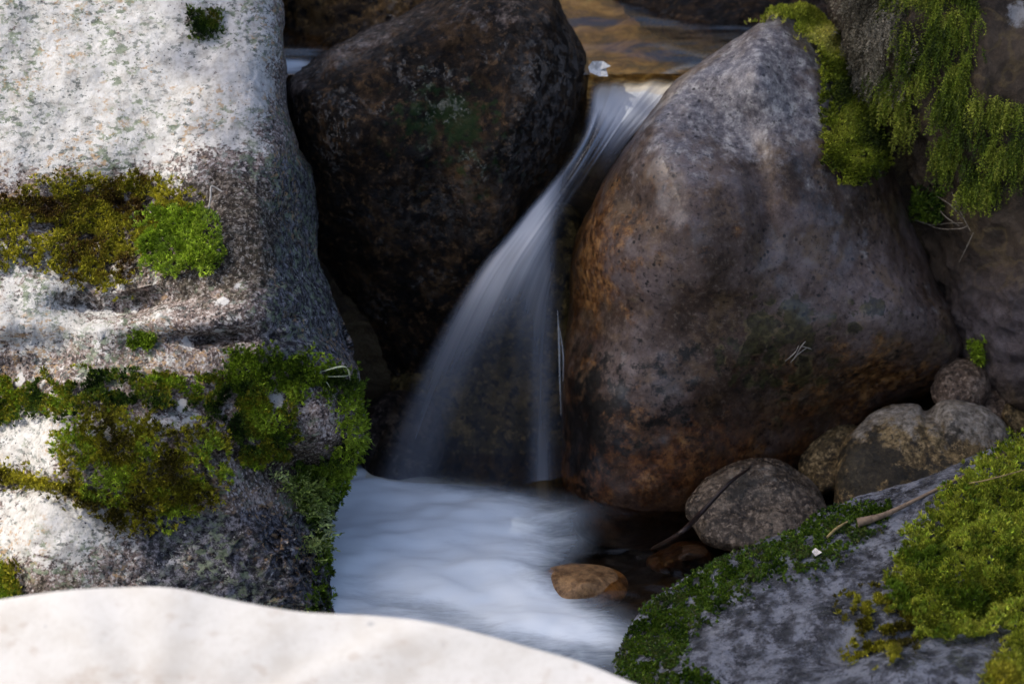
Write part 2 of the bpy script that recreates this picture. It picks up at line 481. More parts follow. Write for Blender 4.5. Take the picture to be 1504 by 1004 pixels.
def mat_pale_rock():
    m = M("sunlit pale rock")
    col = m.ramp(m.noise(9, 8, 0.65, m.vec((1, 1, 1.5))), [(0.36, (0.5, 0.47, 0.43)), (0.5, (0.565, 0.545, 0.515)), (0.64, (0.6, 0.58, 0.555))])
    col = m.mix(m.math('MULTIPLY', m.thr(m.noise(140, 4, 0.7), 0.5, 0.6), 0.22), col, (0.44, 0.41, 0.37))
    sp = m.math('MULTIPLY', m.thr(m.noise(24, 5, 0.6, m.vec((1, 1, 2))), 0.56, 0.66), 0.5)
    col = m.mix(sp, col, (0.42, 0.36, 0.31))
    col = m.mix(m.math('MULTIPLY', m.thr(m.noise(50, 3, 0.6), 0.68, 0.76), 0.6), col, (0.3, 0.3, 0.31))
    n1 = m.bump(m.noise(40, 7, 0.65), 0.12, 0.008)
    return m.done(m.pbr(col, 0.9, 0.15, n1))

def mat_mossy_rock():
    m = M("brown bank rock")
    col = m.ramp(m.noise(13, 8, 0.68), [(0.32, (0.022, 0.015, 0.01)), (0.5, (0.065, 0.045, 0.028)), (0.68, (0.14, 0.1, 0.065))])
    v = m.math('ADD', m.vor(24, 'SMOOTH_F1'), m.math('MULTIPLY', m.math('SUBTRACT', m.noise(50, 4), 0.5), 0.35))
    reg = m.thr(m.noise(7, 3), 0.42, 0.55)
    ring = m.math('MULTIPLY', m.math('MULTIPLY', m.thr(v, 0.45, 0.39), m.thr(v, 0.3, 0.36)), reg)
    col = m.mix(m.math('MULTIPLY', ring, 0.6), col, (0.15, 0.105, 0.045))
    col = m.mix(m.math('MULTIPLY', m.attr('purple'), 0.8), col, m.ramp(m.noise(30, 8, 0.7), [(0.35, (0.045, 0.035, 0.04)), (0.5, (0.12, 0.1, 0.11)), (0.68, (0.22, 0.19, 0.2))]))
    pl = m.thr(m.math('ADD', m.attr('pale'), m.math('MULTIPLY', m.math('SUBTRACT', m.noise(40, 7, 0.7), 0.5), 1.5)), 0.45, 0.75)
    col = m.mix(pl, col, (0.4, 0.39, 0.38))
    fine = m.noise(130, 5, 0.7)
    col = m.mix(m.math('MULTIPLY', m.thr(fine, 0.57, 0.72), 0.4), col, (0.2, 0.17, 0.12))
    n1 = m.bump(m.noise(30, 9, 0.74), 0.8, 0.025)
    n2 = m.bump(fine, 0.5, 0.006, n1)
    return m.done(m.pbr(col, 0.55, 0.35, n2))

def mat_bed():
    m = M("stream bed")
    col = m.ramp(m.noise(16, 7, 0.7, m.vec((.8, 1, 1)), 1.2), [(0.42, (0.04, 0.022, 0.007)), (0.48, (0.19, 0.105, 0.022)), (0.53, (0.45, 0.28, 0.07)), (0.59, (0.72, 0.56, 0.27))])  # golden bed colour, its palest bands painting wavy highlights
    col = m.mix(m.math('MULTIPLY', m.thr(m.noise(14, 8, 0.72, m.vec((1, 1, 1), (1, 1, 0))), 0.47, 0.38), 0.8), col, (0.02, 0.013, 0.006))
    col = m.mix(m.attr('low_bed_shade'), col, (0.02, 0.014, 0.008))
    dry = m.ramp(m.noise(25, 8, 0.75), [(0.32, (0.02, 0.017, 0.01)), (0.5, (0.06, 0.05, 0.028)), (0.7, (0.12, 0.1, 0.05))])
    col = m.mix(m.attr('bank'), col, dry)
    n1 = m.bump(m.noise(30, 8, 0.7), 0.7, 0.03)
    return m.done(m.pbr(col, 0.6, 0.4, n1))

def mat_moss(name, rough=0.6):
    m = M(name)
    c = m.attr('col', 'Color')
    d = m.pbr(c, rough, 0.3)
    tr = m.sh("ShaderNodeBsdfTranslucent", Color=c)
    return m.done(m.mixs(0.25, d, tr))

# ------------------------------------------------------------------ setting: stream bed and banks
WZ = 0.60      # upper pool level
def bed_height(X, Y):
    step = sst(0.16, 0.30, Y)
    z = -0.16 + (WZ - 0.10 + 0.16) * step
    z = z - 0.25 * sst(-0.7, -2.5, Y)
    z = z + 0.06 * np.clip(Y - 0.5, 0, 60)
    l = np.clip(-X - 0.75, 0, 50); r = np.clip(X - 0.85, 0, 50)
    bank = 0.55 * (1 - np.exp(-l * 1.6)) + 0.16 * l + 0.6 * (1 - np.exp(-r * 1.6)) + 0.16 * r
    z = z + 0.36 * np.clip(Y - 2.2, 0, 26) * sst(2.0, 3.5, Y)
    return z + bank * (1 - 0.5 * sst(0.16, 0.5, Y) * sst(3, 0, Y)), sst(0.02, 0.3, bank)

gx = np.concatenate([-np.geomspace(40, 1.55, 40), np.linspace(-1.5, 1.5, 151), np.geomspace(1.55, 40, 40)])
gy = np.concatenate([-np.geomspace(40, 2.05, 36), np.linspace(-2, 2, 201), np.geomspace(2.05, 60, 46)])
GX, GY = np.meshgrid(gx, gy)
GV = np.stack([GX.ravel(), GY.ravel(), np.zeros(GX.size)], 1)
gz, gb = bed_height(GV[:, 0], GV[:, 1])
GV[:, 2] = gz + fbm(GV, 5, 5) * 0.05 + fbm(GV, 0.6, 3) * 0.25 * gb
nx, ny = len(gx), len(gy)
ii = (np.arange(ny - 1)[:, None] * nx + np.arange(nx - 1)[None, :]).ravel()
ground = link_mesh("ground", GV, np.stack([ii, ii + 1, ii + nx + 1, ii + nx], 1), mat_bed())
fattr(ground, 'bank', gb)
fattr(ground, 'low_bed_shade', sst(.46, .34, GV[:, 1]) * 0.93)  # dark lower bed, also painting the shade of the hollow under the boulder
tag(ground, "brown stream bed and earth banks under the boulders", "ground", kind='structure')

# ------------------------------------------------------------------ boulders
def shape_white(px, py, V):
    edge = np.interp(py, [-200, 0, 150, 230, 300, 400, 500, 560], [395, 400, 405, 380, 375, 380, 420, 470])
    d = -0.17 * sst(0, 130, px - edge) * sst(140, 280, py) * sst(640, 520, py)
    gz_ = sst(360, 420, px) * sst(200, 280, py) + sst(740, 800, py) * sst(150, 260, px)
    d = d + gz_ * (0.016 * fbm(V * [1, 1, 2.2], 16, 4, .55, True) - .01)
    d = d - 0.035 * gau(px, py, 200, 340, 190, 75) + 0.02 * gau(px, py, 270, 365, 60, 50)
    wob = 14 * np.sin(px / 70.0) + 8 * np.sin(px / 23.0 + 1)
    d = d + sst(400, 440, py) * sst(600, 540, py) * sst(430, 360, px) * .012 * fbm(V * [.6, .6, 2.0], 15, 4, .55, True)
    d = d - 0.045 * np.exp(-((py - 447 - wob * 0.4 + px * 0.02) / 11) ** 2) * sst(330, 200, px) * sst(60, 120, px)
    d = d + 0.02 * np.exp(-((py - 470 - wob * 0.5) / 22) ** 2) * sst(420, 300, px)
    d = d - 0.045 * np.exp(-((py - 500 - wob * 0.3) / 10) ** 2) * np.exp(-((px - 320) / 55) ** 2)
    d = d + 0.03 * gau(px, py, 485, 622, 60, 34) - 0.05 * gau(px, py, 460, 690, 70, 26)
    d = d + 0.03 * gau(px, py, 230, 650, 170, 60)
    d = d - 0.05 * sst(690, 790, py + 0.1 * (px - 200)) * sst(80, 260, px)
    d = d - 0.02 * np.exp(-((py - 720 - (px - 100) * 0.25) / 14) ** 2) * sst(230, 120, px)
    return d

boulder_white = rock('white', "boulder",
    [(404, 0, .47), (408, 80, .36), (413, 150, .28), (440, 215, .2), (465, 265, .14), (470, 370, .06), (494, 430, 0.02), (521, 515, -.04),
     (525, 600, -.07), (518, 670, -.1), (494, 735, -.14), (484, 800, -.22), (487, 880, -.34), (484, 960, -.42), (300, 1050, -.46), (0, 1060, -.46),
     (-280, 1000, -.2), (-450, 620, .05), (-440, 200, .3), (-280, -140, .6), (0, -250, .78), (240, -200, .74), (375, -100, .62)],
    (120, 470, .12), 0.33, 0.42, mat_white_boulder(), n=2.6, shape=shape_white, seed=3.1, NR=400,
    noise=[(3.5, .03, 3, False), (14, .008, 4, False), (34, .003, 3, False)],
    attrs={
        'blobs': lambda x, y, V: sst(250, 330, y) * sst(390, 350, x) * sst(720, 690, y),
        'white': lambda x, y, V: 0.95 * sst(330, 190, y + 0.35 * np.maximum(x - 220, 0)) * sst(430, 375, x) + 0.62 * gau(x, y, 60, 400, 110, 60) + 0.55 * gau(x, y, 40, 470, 130, 40)
            + 0.9 * gau(x, y, 50, 640, 80, 45) + 0.9 * gau(x, y, 60, 770, 150, 48) + 0.85 * gau(x, y, 235, 622, 60, 18) + 0.8 * gau(x, y, 405, 590, 22, 20) + 0.3 * gau(x, y, 200, 500, 220, 40)
            + 0.2 * sst(300, 0, x) * sst(400, 700, y),
        'grey': lambda x, y, V: sst(370, 420, x + 0.1 * (y - 350)) * sst(190, 260, y) * sst(560, 500, y) + sst(720, 780, y) * sst(150, 260, x),  # greys the turned-away side and lower front, painting their shade into the colour
        'stain_shade': lambda x, y, V: 0.75 * gau(x, y, 340, 320, 70, 70) + 0.7 * gau(x, y, 180, 350, 210, 85) + 0.45 * gau(x, y, 330, 400, 90, 60) + 0.6 * gau(x, y, 460, 690, 90, 40) + 0.45 * gau(x, y, 290, 30, 40, 30) + 0.5 * gau(x, y, 330, 640, 190, 70)
            + 0.55 * sst(800, 870, y + 0.1 * x) * sst(250, 60, x) + 0.5 * gau(x, y, 330, 495, 60, 20) + 0.5 * gau(x, y, 150, 447, 90, 10),  # last two spots paint the shadow of the ledge cracks into the colour
    },
    label="huge pale lichen-covered boulder with mossy ledges, whitest and largest beside the falls")

WET = [(0.38, (0.002, 0.0015, 0.001)), (0.47, (0.006, 0.0035, 0.002)), (0.54, (0.02, 0.011, 0.005)), (0.63, (0.065, 0.037, 0.016))]
def shape_dark(px, py, V):
    # flat slanting top face above a ridge line, slight ribs on the dark face
    ridge = np.interp(px, [400, 480, 600, 700, 800, 860], [150, 95, 60, 15, 0, 40])
    d = -0.15 * sst(6, -70, py - ridge)
    d = d - .0014 * np.maximum(0, px - 770 + .25 * (py - 150)) - .00025 * np.maximum(0, py - 330 - .25 * (px - 600)) - .0009 * np.maximum(0, 520 - px + .2 * (py - 200))
    d = d + 0.02 * gau(px, py, 640, 200, 140, 90) - 0.06 * gau(px, py, 560, 470, 120, 120) + 0.03 * gau(px, py, 790, 150, 60, 80)
    return d
boulder_dark = rock('dark', "boulder",
    [(412, 128, .3), (450, 92, .36), (555, 38, .4), (630, 0, .42), (690, -28, .44), (765, -35, .44), (808, -8, .42), (832, 35, .38), (858, 80, .35), (866, 108, .33),
     (858, 165, .3), (850, 215, .28), (815, 290, .26), (760, 370, .25), (725, 450, .25), (705, 560, .25), (620, 640, .25), (530, 640, .25), (465, 540, .26), (430, 400, .27), (405, 260, .28)],
    (640, 240, .33), 0.2, 0.3, mat_wet("wet dark rock", WET, True), n=2.9, shape=shape_dark, seed=9.7, NR=280,
    noise=[(4, .018, 3, False), (9, .012, 3, True), (24, .004, 3, True)],
    attrs={'glint': lambda x, y, V: gau(x, y, 825, 110, 60, 75) + .8 * gau(x, y, 500, 80, 130, 22, -28) + .6 * gau(x, y, 790, 230, 60, 60) + .5 * gau(x, y, 640, 300, 80, 60),
           'green': lambda x, y, V: 0.75 * gau(x, y, 650, 165, 90, 55) + 0.35 * gau(x, y, 700, 260, 120, 60),
           'pale': lambda x, y, V: 0.6 * gau(x, y, 520, 70, 110, 22, -28) + 0.45 * gau(x, y, 720, 25, 90, 35) + 0.5 * gau(x, y, 430, 130, 25, 18)},
    label="dark wet angular boulder filling the gap between the pale boulder and the falls")

def shape_brown(px, py, V):
    d = 0.05 * gau(px, py, 1040, 330, 150, 140) - 0.045 * gau(px, py, 1065, 185, 65, 50) + .02 * gau(px, py, 1110, 90, 30, 60) - .025 * gau(px, py, 930, 300, 50, 60)
    ridge = np.interp(py, [0, 100, 250, 400, 500], [1145, 1200, 1275, 1340, 1385])
    d = d - 0.11 * sst(-20, 110, px - ridge) * sst(520, 380, py)
    d = d - 0.07 * sst(480, 640, py + 0.15 * (px - 1150)) * (.3 + .7 * sst(980, 1160, px)) + 0.02 * gau(px, py, 1330, 460, 70, 50)
    d = d - .00035 * np.maximum(0, 1000 - px + .35 * (py - 300)) * sst(620, 420, py) - .00022 * np.maximum(0, 330 - py)
    d = d - 0.02 * gau(px, py, 850, 500, 40, 220)
    d = d - 0.02 * np.exp(-((px - 1120 - (py - 300) * 0.15) / 18) ** 2) * sst(120, 260, py) * sst(430, 330, py)
    return d
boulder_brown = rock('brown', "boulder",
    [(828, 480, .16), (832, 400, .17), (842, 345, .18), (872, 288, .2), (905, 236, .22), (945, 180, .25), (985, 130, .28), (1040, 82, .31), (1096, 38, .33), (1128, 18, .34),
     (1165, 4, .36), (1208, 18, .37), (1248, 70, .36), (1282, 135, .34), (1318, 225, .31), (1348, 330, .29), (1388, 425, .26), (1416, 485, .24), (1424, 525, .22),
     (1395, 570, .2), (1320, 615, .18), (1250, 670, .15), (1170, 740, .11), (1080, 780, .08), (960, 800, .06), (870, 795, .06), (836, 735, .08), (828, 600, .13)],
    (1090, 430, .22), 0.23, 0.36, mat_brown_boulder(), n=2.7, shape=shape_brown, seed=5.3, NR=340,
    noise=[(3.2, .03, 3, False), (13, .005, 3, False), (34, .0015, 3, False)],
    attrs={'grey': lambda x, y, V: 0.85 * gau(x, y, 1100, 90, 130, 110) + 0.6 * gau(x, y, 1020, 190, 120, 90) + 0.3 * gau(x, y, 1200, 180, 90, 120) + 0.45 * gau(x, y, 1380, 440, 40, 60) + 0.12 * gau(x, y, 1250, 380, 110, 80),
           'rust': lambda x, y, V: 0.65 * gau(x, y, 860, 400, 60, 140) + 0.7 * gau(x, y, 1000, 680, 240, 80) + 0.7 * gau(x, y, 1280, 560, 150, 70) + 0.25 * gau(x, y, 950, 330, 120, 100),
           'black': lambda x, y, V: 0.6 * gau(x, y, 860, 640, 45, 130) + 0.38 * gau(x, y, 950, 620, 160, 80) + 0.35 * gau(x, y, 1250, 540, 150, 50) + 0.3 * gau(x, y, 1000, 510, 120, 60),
           'darkened': lambda x, y, V: 0.75 * sst(520, 640, y) + 0.5 * gau(x, y, 850, 520, 30, 200) + 0.35 * gau(x, y, 1150, 300, 60, 160) + .35 * gau(x, y, 1130, 520, 160, 80),  # darker, browner tone on the foot, the fall-side edge and the middle
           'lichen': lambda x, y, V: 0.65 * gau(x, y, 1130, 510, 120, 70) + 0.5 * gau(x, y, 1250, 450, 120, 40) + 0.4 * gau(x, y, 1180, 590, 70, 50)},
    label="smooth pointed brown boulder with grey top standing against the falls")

boulder_mossy = rock('mossy', "boulder",
    [(1205, -40, .5), (1240, 60, .47), (1268, 150, .44), (1300, 230, .42), (1330, 320, .4), (1380, 430, .37), (1412, 520, .33), (1440, 600, .28), (1520, 680, .24), (1700, 700, .2),
     (1900, 550, .25), (1950, 200, .4), (1850, -200, .6), (1600, -330, .7), (1380, -280, .66), (1250, -150, .56)],
    (1560, 190, .42), 0.34, 0.4, mat_mossy_rock(), n=2.3, seed=14.2, NR=280,
    shape=lambda x, y, V: -0.05 * gau(x, y, 1370, 300, 50, 60) + 0.03 * gau(x, y, 1450, 420, 70, 60) - 0.05 * gau(x, y, 1330, 215, 40, 60),
    noise=[(3.5, .035, 3, False), (12, .016, 4, True), (34, .005, 3, True)],
    attrs={'purple': lambda x, y, V: gau(x, y, 1460, 470, 100, 60) + 0.5 * gau(x, y, 1480, 540, 60, 40), 'pale': lambda x, y, V: 0.8 * gau(x, y, 1500, 20, 30, 30)},
    label="brown bank boulder draped in hanging moss behind the pointed boulder")

pale_front = rock('front', "boulder",
    [(-500, 980, -1.0), (-200, 915, -1.0), (0, 882, -1.02), (90, 868, -1.03), (170, 863, -1.03), (250, 863, -1.04), (330, 878, -1.05), (430, 896, -1.07), (560, 906, -1.08), (650, 918, -1.1), (760, 946, -1.12),
     (890, 985, -1.15), (985, 1050, -1.2), (900, 1190, -1.3), (600, 1360, -1.4), (200, 1460, -1.45), (-200, 1360, -1.4), (-480, 1160, -1.2)],
    (220, 1140, -1.2), 0.03, 0.35, mat_pale_rock(), n=2.0, w=(0, -.35, 1), seed=21.0, NR=200,
    noise=[(3, .006, 3, False), (11, .002, 3, False)],
    label="smooth sun-bleached white rock jutting in below the pool, out of focus")

slab = rock('slab', "boulder",
    [(903, 968, -.52), (938, 896, -.42), (985, 862, -.38), (1040, 830, -.35), (1130, 790, -.3), (1225, 746, -.26), (1320, 718, -.23), (1420, 684, -.2), (1504, 645, -.16), (1620, 590, -.1),
     (1780, 620, -.1), (1900, 800, -.4), (1850, 1050, -.8), (1600, 1180, -1.0), (1250, 1180, -1.0), (1020, 1130, -.85), (920, 1030, -.65)],
    (1330, 880, -.5), 0.035, 0.34, mat_slab(), n=2.1, w=(-.15, -.25, 1), seed=31.0, NR=280,
    shape=lambda x, y, V: 0.03 * gau(x, y, 1450, 830, 120, 80) - 0.03 * np.exp(-((y - 960 + (x - 1200) * 0.25) / 14) ** 2) * sst(1150, 1250, x) + 0.02 * gau(x, y, 1400, 1000, 120, 40),
    noise=[(4, .03, 3, False), (14, .006, 3, False), (38, .002, 3, False)],
    label="flat wet blue-grey rock sloping into the pool under the brightest moss")

back_brown = rock('back', "boulder",
    [(404, 60, .62), (402, 20, .66), (420, -30, .7), (500, -70, .75), (620, -80, .75), (720, -50, .7), (700, 0, .64), (640, 40, .6), (560, 70, .56), (480, 92, .52), (425, 88, .54)],
    (550, 15, .66), 0.14, 0.2, mat_wet("wet amber rock", [(0.3, (0.012, 0.008, 0.006)), (0.45, (0.04, 0.024, 0.01)), (0.6, (0.09, 0.05, 0.014)), (0.75, (0.14, 0.085, 0.03))], False, 0.3),
    seed=41.0, NR=130, noise=[(5, .025, 3, False), (16, .012, 4, True), (45, .005, 3, True)],
    label="rust-brown wet rock peeping over the dark angular boulder")

far_dark = rock('far', "boulder",
    [(900, -30, .78), (960, -90, .86), (1060, -140, .9), (1180, -120, .88), (1290, -40, .82), (1270, 40, .68), (1190, 75, .58), (1080, 78, .56), (1000, 62, .6), (930, 25, .68)],
    (1090, -20, .74), 0.08, 0.2, mat_wet("shaded far rock", WET, False, 0.4), seed=44.0, NR=130, noise=[(5, .02, 3, False), (16, .01, 4, True)],
    label="dark shaded rock across the upper pool behind the pointed boulder's tip")

behind = rock('behind', "boulder",
    [(560, 640, .2), (590, 520, .24), (640, 420, .26), (720, 340, .26), (800, 300, .26), (850, 330, .26), (870, 500, .24), (870, 700, .2), (840, 800, .15), (720, 830, .13), (600, 790, .15)],
    (720, 580, .24), 0.06, 0.25, mat_wet("olive rock behind water", [(0.36, (0.025, 0.018, 0.008)), (0.47, (0.065, 0.05, 0.02)), (0.55, (0.11, 0.082, 0.03)), (0.64, (0.17, 0.125, 0.05))], False, 0.45),
    seed=47.0, NR=130, noise=[(5, .03, 3, False), (16, .012, 4, True), (45, .005, 3, True)],
    label="olive-brown rock seen only through the veil of falling water")

# ------------------------------------------------------------------ cobbles
G_C = 'cobbles along the pool edge'
def pebble_outline(cx, cy, rx, ry, Y, ang=0, lump=0.07, seed=0, dy=0.0):
    rs = np.random.RandomState(seed)
    out = []
    for k in range(12):
        t = 2 * math.pi * k / 12
        r = 1 + rs.uniform(-lump, lump)
        x, y = rx * r * math.cos(t), ry * r * math.sin(t)
        a = math.radians(ang)
        out.append((cx + x * math.cos(a) - y * math.sin(a), cy + x * math.sin(a) + y * math.cos(a), Y - dy * math.sin(t)))
    return out

def cobble(key, cx, cy, rx, ry, Y, mat, label, ang=0, lump=.06, seed=0, front=None, attrs=None, shape=None, noise=None, outline=None, dy=0.05):
    f = front if front else 0.8 * min(rx, ry) * 0.00107
    return rock(key, "cobble", outline or pebble_outline(cx, cy, rx, ry, Y, ang, lump, seed, dy), (cx, cy, Y), f, f * 1.1, mat, n=2.15, seed=60 + seed * 3.3, NR=110,
                noise=noise or [(8, .012, 3, False), (24, .003, 3, True), (60, .0012, 2, False)], attrs=attrs, label=label, cat='stone', group=G_C, shape=shape)

m_gold = mat_cobble("golden grey cobble", (0.025, 0.018, 0.008), (0.12, 0.08, 0.03), (0.28, 0.2, 0.09), 0.45, 0.0)
m_grey = mat_cobble("wet grey cobble", (0.012, 0.008, 0.005), (0.06, 0.042, 0.026), (0.2, 0.155, 0.11), 0.3, 0.15)
m_red = mat_cobble("reddish cobble", (0.05, 0.032, 0.022), (0.13, 0.085, 0.055), (0.24, 0.18, 0.13), 0.55)
m_amber = mat_cobble("amber wet stone", (0.06, 0.03, 0.012), (0.19, 0.1, 0.04), (0.36, 0.22, 0.1), 0.25)
def mat_smooth_amber(name, a, b):
    m = M(name)
    return m.done(m.pbr(m.ramp(m.noise(45, 8, 0.74), [(0.4, a), (0.58, b)]), 0.3, 0.4, m.bump(m.noise(60, 6, 0.7), 0.5, 0.01)))
m_amb1 = mat_smooth_amber("amber stone under water", (0.09, 0.045, 0.018), (0.36, 0.21, 0.095))
m_amb2 = mat_smooth_amber("rusty sunken stone", (0.02, 0.011, 0.006), (0.06, 0.03, 0.013))
m_dkstone = mat_wet("dark wet stone", [(0.38, (0.01, 0.008, 0.008)), (0.5, (0.03, 0.022, 0.018)), (0.62, (0.09, 0.07, 0.06))], False, 0.25)

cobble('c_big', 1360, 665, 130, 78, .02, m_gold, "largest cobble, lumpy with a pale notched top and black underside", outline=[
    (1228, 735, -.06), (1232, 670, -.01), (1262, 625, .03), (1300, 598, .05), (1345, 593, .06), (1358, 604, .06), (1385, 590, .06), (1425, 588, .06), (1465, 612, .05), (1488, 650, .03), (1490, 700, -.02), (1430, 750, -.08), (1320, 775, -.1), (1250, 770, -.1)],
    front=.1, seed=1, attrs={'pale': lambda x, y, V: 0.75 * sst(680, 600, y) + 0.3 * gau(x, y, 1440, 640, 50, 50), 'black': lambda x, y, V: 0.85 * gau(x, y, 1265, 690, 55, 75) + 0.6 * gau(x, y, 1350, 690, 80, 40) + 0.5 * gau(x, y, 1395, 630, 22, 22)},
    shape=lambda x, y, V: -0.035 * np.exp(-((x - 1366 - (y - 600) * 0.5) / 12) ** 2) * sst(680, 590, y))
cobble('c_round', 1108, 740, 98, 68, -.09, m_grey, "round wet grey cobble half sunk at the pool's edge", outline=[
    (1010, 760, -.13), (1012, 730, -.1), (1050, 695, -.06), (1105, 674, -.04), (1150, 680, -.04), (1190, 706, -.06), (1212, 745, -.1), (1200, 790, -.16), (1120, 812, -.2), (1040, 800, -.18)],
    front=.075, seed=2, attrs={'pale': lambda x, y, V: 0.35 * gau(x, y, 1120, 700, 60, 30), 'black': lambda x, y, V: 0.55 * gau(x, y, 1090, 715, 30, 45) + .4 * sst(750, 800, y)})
cobble('c_mid', 1222, 670, 50, 44, .06, m_gold, "small leaning cobble wedged between the largest cobble and the round one", ang=-25, seed=3, outline=[
    (1172, 690, .04), (1182, 655, .07), (1210, 630, .09), (1245, 624, .09), (1266, 640, .08), (1250, 690, .04), (1232, 718, 0), (1195, 722, 0)], front=.045)
cobble('c_red', 1415, 566, 48, 38, .1, m_red, "roundish reddish cobble tucked under the pointed boulder's corner", seed=4, outline=[
    (1371, 585, .08), (1374, 552, .11), (1392, 532, .13), (1425, 528, .13), (1448, 540, .12), (1455, 570, .1), (1440, 600, .07), (1400, 606, .06)], front=.05)
cobble('c_rwedge', 1468, 580, 34, 46, .11, m_red, "dull red-brown wedge stone leaning beside the reddish cobble", seed=5, ang=20)
cobble('c_small', 1488, 608, 20, 28, .08, m_gold, "smallest golden stone at the base of the mossy bank boulder", seed=6, outline=[
    (1472, 610, .07), (1478, 588, .09), (1496, 582, .1), (1515, 595, .1), (1518, 630, .07), (1495, 640, .05)], front=.03)
cobble('c_sub', 858, 856, 66, 32, -.3, m_amb1, "amber brown stone washed over by the foaming pool", seed=7, outline=[
    (780, 872, -.275), (792, 842, -.245), (830, 828, -.228), (880, 830, -.228), (914, 843, -.238), (922, 864, -.265), (905, 886, -.3), (850, 900, -.31), (800, 893, -.305)], front=.012,
    attrs={'pale': lambda x, y, V: 0.35 * gau(x, y, 850, 840, 60, 10)}, noise=[(8, .005, 3, False)])
cobble('c_sub2', 1010, 812, 50, 22, -.2, m_amb2, "sunken rusty stone under the tip of the dark twig", seed=8, front=.03, outline=[
    (950, 822, -.15), (975, 806, -.12), (1010, 794, -.1), (1050, 804, -.12), (1065, 824, -.15), (1030, 842, -.19), (970, 842, -.19)])
cobble('c_cave', 575, 620, 50, 48, .14, m_dkstone, "glossy blackish stone between the pale boulder's edge and the veil", seed=9, outline=[
    (520, 650, .12), (530, 610, .15), (560, 580, .17), (600, 575, .18), (640, 600, .17), (650, 660, .12), (620, 720, .06), (560, 720, .06)], front=.05)

# ------------------------------------------------------------------ water
def water_mat():
    m = M("silky stream water")
    foam = m.attr('foam')
    st = m.noise(9, 5, 0.6, m.vec((1, 2.6, 1), (0, 0, 0.5)), 0.4)
    st2 = m.noise(60, 3, 0.6, m.vec((1, 3.5, 1), (0, 0, 0.15)))
    f = m.math('ADD', foam, m.math('MULTIPLY', m.math('MULTIPLY', m.math('SUBTRACT', m.math('ADD', st, m.math('MULTIPLY', st2, 0.35)), 0.67), 0.7), m.thr(foam, 0.05, 0.5)))
    f = m.thr(f, 0.0, 1.0)
    col = m.mix(f, (0.55, 0.68, 0.82), (0.86, 0.94, 1.0))
    nb = m.bump(m.noise(7, 3, 0.5, m.vec((1, 2, 1))), 0.12, 0.02)
    white = m.pbr(col, 0.6, 0.3, nb)
    clear = m.sh("ShaderNodeBsdfTransparent", Color=(0.88, 0.74, 0.5))
    glo = m.sh("ShaderNodeBsdfGlossy", Color=(1, 1, 1), Roughness=0.16, Normal=nb)
    fr = m.t.nodes.new("ShaderNodeFresnel")
    fr.inputs['IOR'].default_value = 1.33
    m.t.links.new(nb, fr.inputs['Normal'])
    w = m.mixs(fr.outputs[0], clear, glo)
    return m.done(m.mixs(f, w, white))
m_water = water_mat()

def grid_water(name, xs, ys, zf, foamf, label):
    X, Y = np.meshgrid(xs, ys)
    V = np.stack([X.ravel(), Y.ravel(), np.zeros(X.size)], 1)
    V[:, 2] = zf(V)
    n = len(xs)
    i = (np.arange(len(ys) - 1)[:, None] * n + np.arange(n - 1)[None, :]).ravel()
    o = link_mesh(name, V, np.stack([i, i + 1, i + n + 1, i + n], 1), m_water)
    px, py = proj(V)
    fattr(o, 'foam', np.clip(foamf(px, py, V), 0, 1))
    tag(o, label, "water", kind='structure')
    return o

def pool_foam(x, y, V):
    back = np.interp(x, [480, 530, 600, 700, 800, 900, 1010], [660, 672, 690, 706, 718, 726, 730])
    f = sst(-14, 48, y - back) * (1.0 * sst(980, 700, x) + 0.1)
    f = f * sst(1080, 900, x)
    f = f + 0.5 * gau(x, y, 570, 770, 110, 50) + 0.35 * gau(x, y, 660, 850, 170, 32, 22) + 0.42 * gau(x, y, 860, 925, 110, 30, 20)
    f = f - 0.6 * gau(x, y, 680, 925, 170, 40, 14) - 0.15 * gau(x, y, 530, 850, 40, 40) - 0.5 * gau(x, y, 905, 835, 140, 46) - 0.25 * gau(x, y, 850, 770, 120, 25)
    f = f * (1 - 0.75 * sst(880, 990, x) * sst(900, 860, y))
    f = np.clip(f, 0, 1) * sst(1250, 950, y)
    f = f * (1 - 0.85 * gau(x, y, 868, 848, 52, 20))
    return f
water_low = grid_water("water", np.linspace(-.75, .85, 230), np.concatenate([np.linspace(-3, -.95, 30), np.linspace(-.94, .32, 190)]),
    lambda V: 0.0 + 0.008 * np.exp(-(((V[:, 0] + .12) / .22) ** 2 + ((V[:, 1] + .03) / .1) ** 2)) + fbm(V * [1, 1.8, 1], 6, 3) * 0.02 - 0.16 * sst(-.55, -1.4, V[:, 1]),
    pool_foam, "foaming milky pool at the foot of the falls")
water_up = grid_water("water", np.linspace(-.75, 1.2, 160), np.concatenate([np.linspace(.31, 1.6, 130), np.linspace(1.65, 6, 40)]),
    lambda V: WZ + fbm(V * [1, 1.4, 1], 6, 4) * 0.005 + 0.03 * np.clip(V[:, 1] - 1.3, 0, 9),
    lambda x, y, V: 0.7 * gau(x, y, 415, 100, 40, 12) + 0.4 * gau(x, y, 425, 92, 40, 5) + 0.8 * gau(x, y, 405, 0, 12, 12) + 0.75 * sst(112, 136, y) * sst(840, 880, x) * sst(1030, 980, x) + 0.22 * np.exp(-((y - 108 + 12 * np.sin(x / 26.0)) / 5) ** 2) * sst(890, 930, x) + 0.18 * np.exp(-((y - 76 - 9 * np.sin(x / 33.0 + 1)) / 5) ** 2) * sst(930, 980, x),  # last two wavy arcs paint light ripples as thin white streaks
    "shallow amber upper pool above the falls")

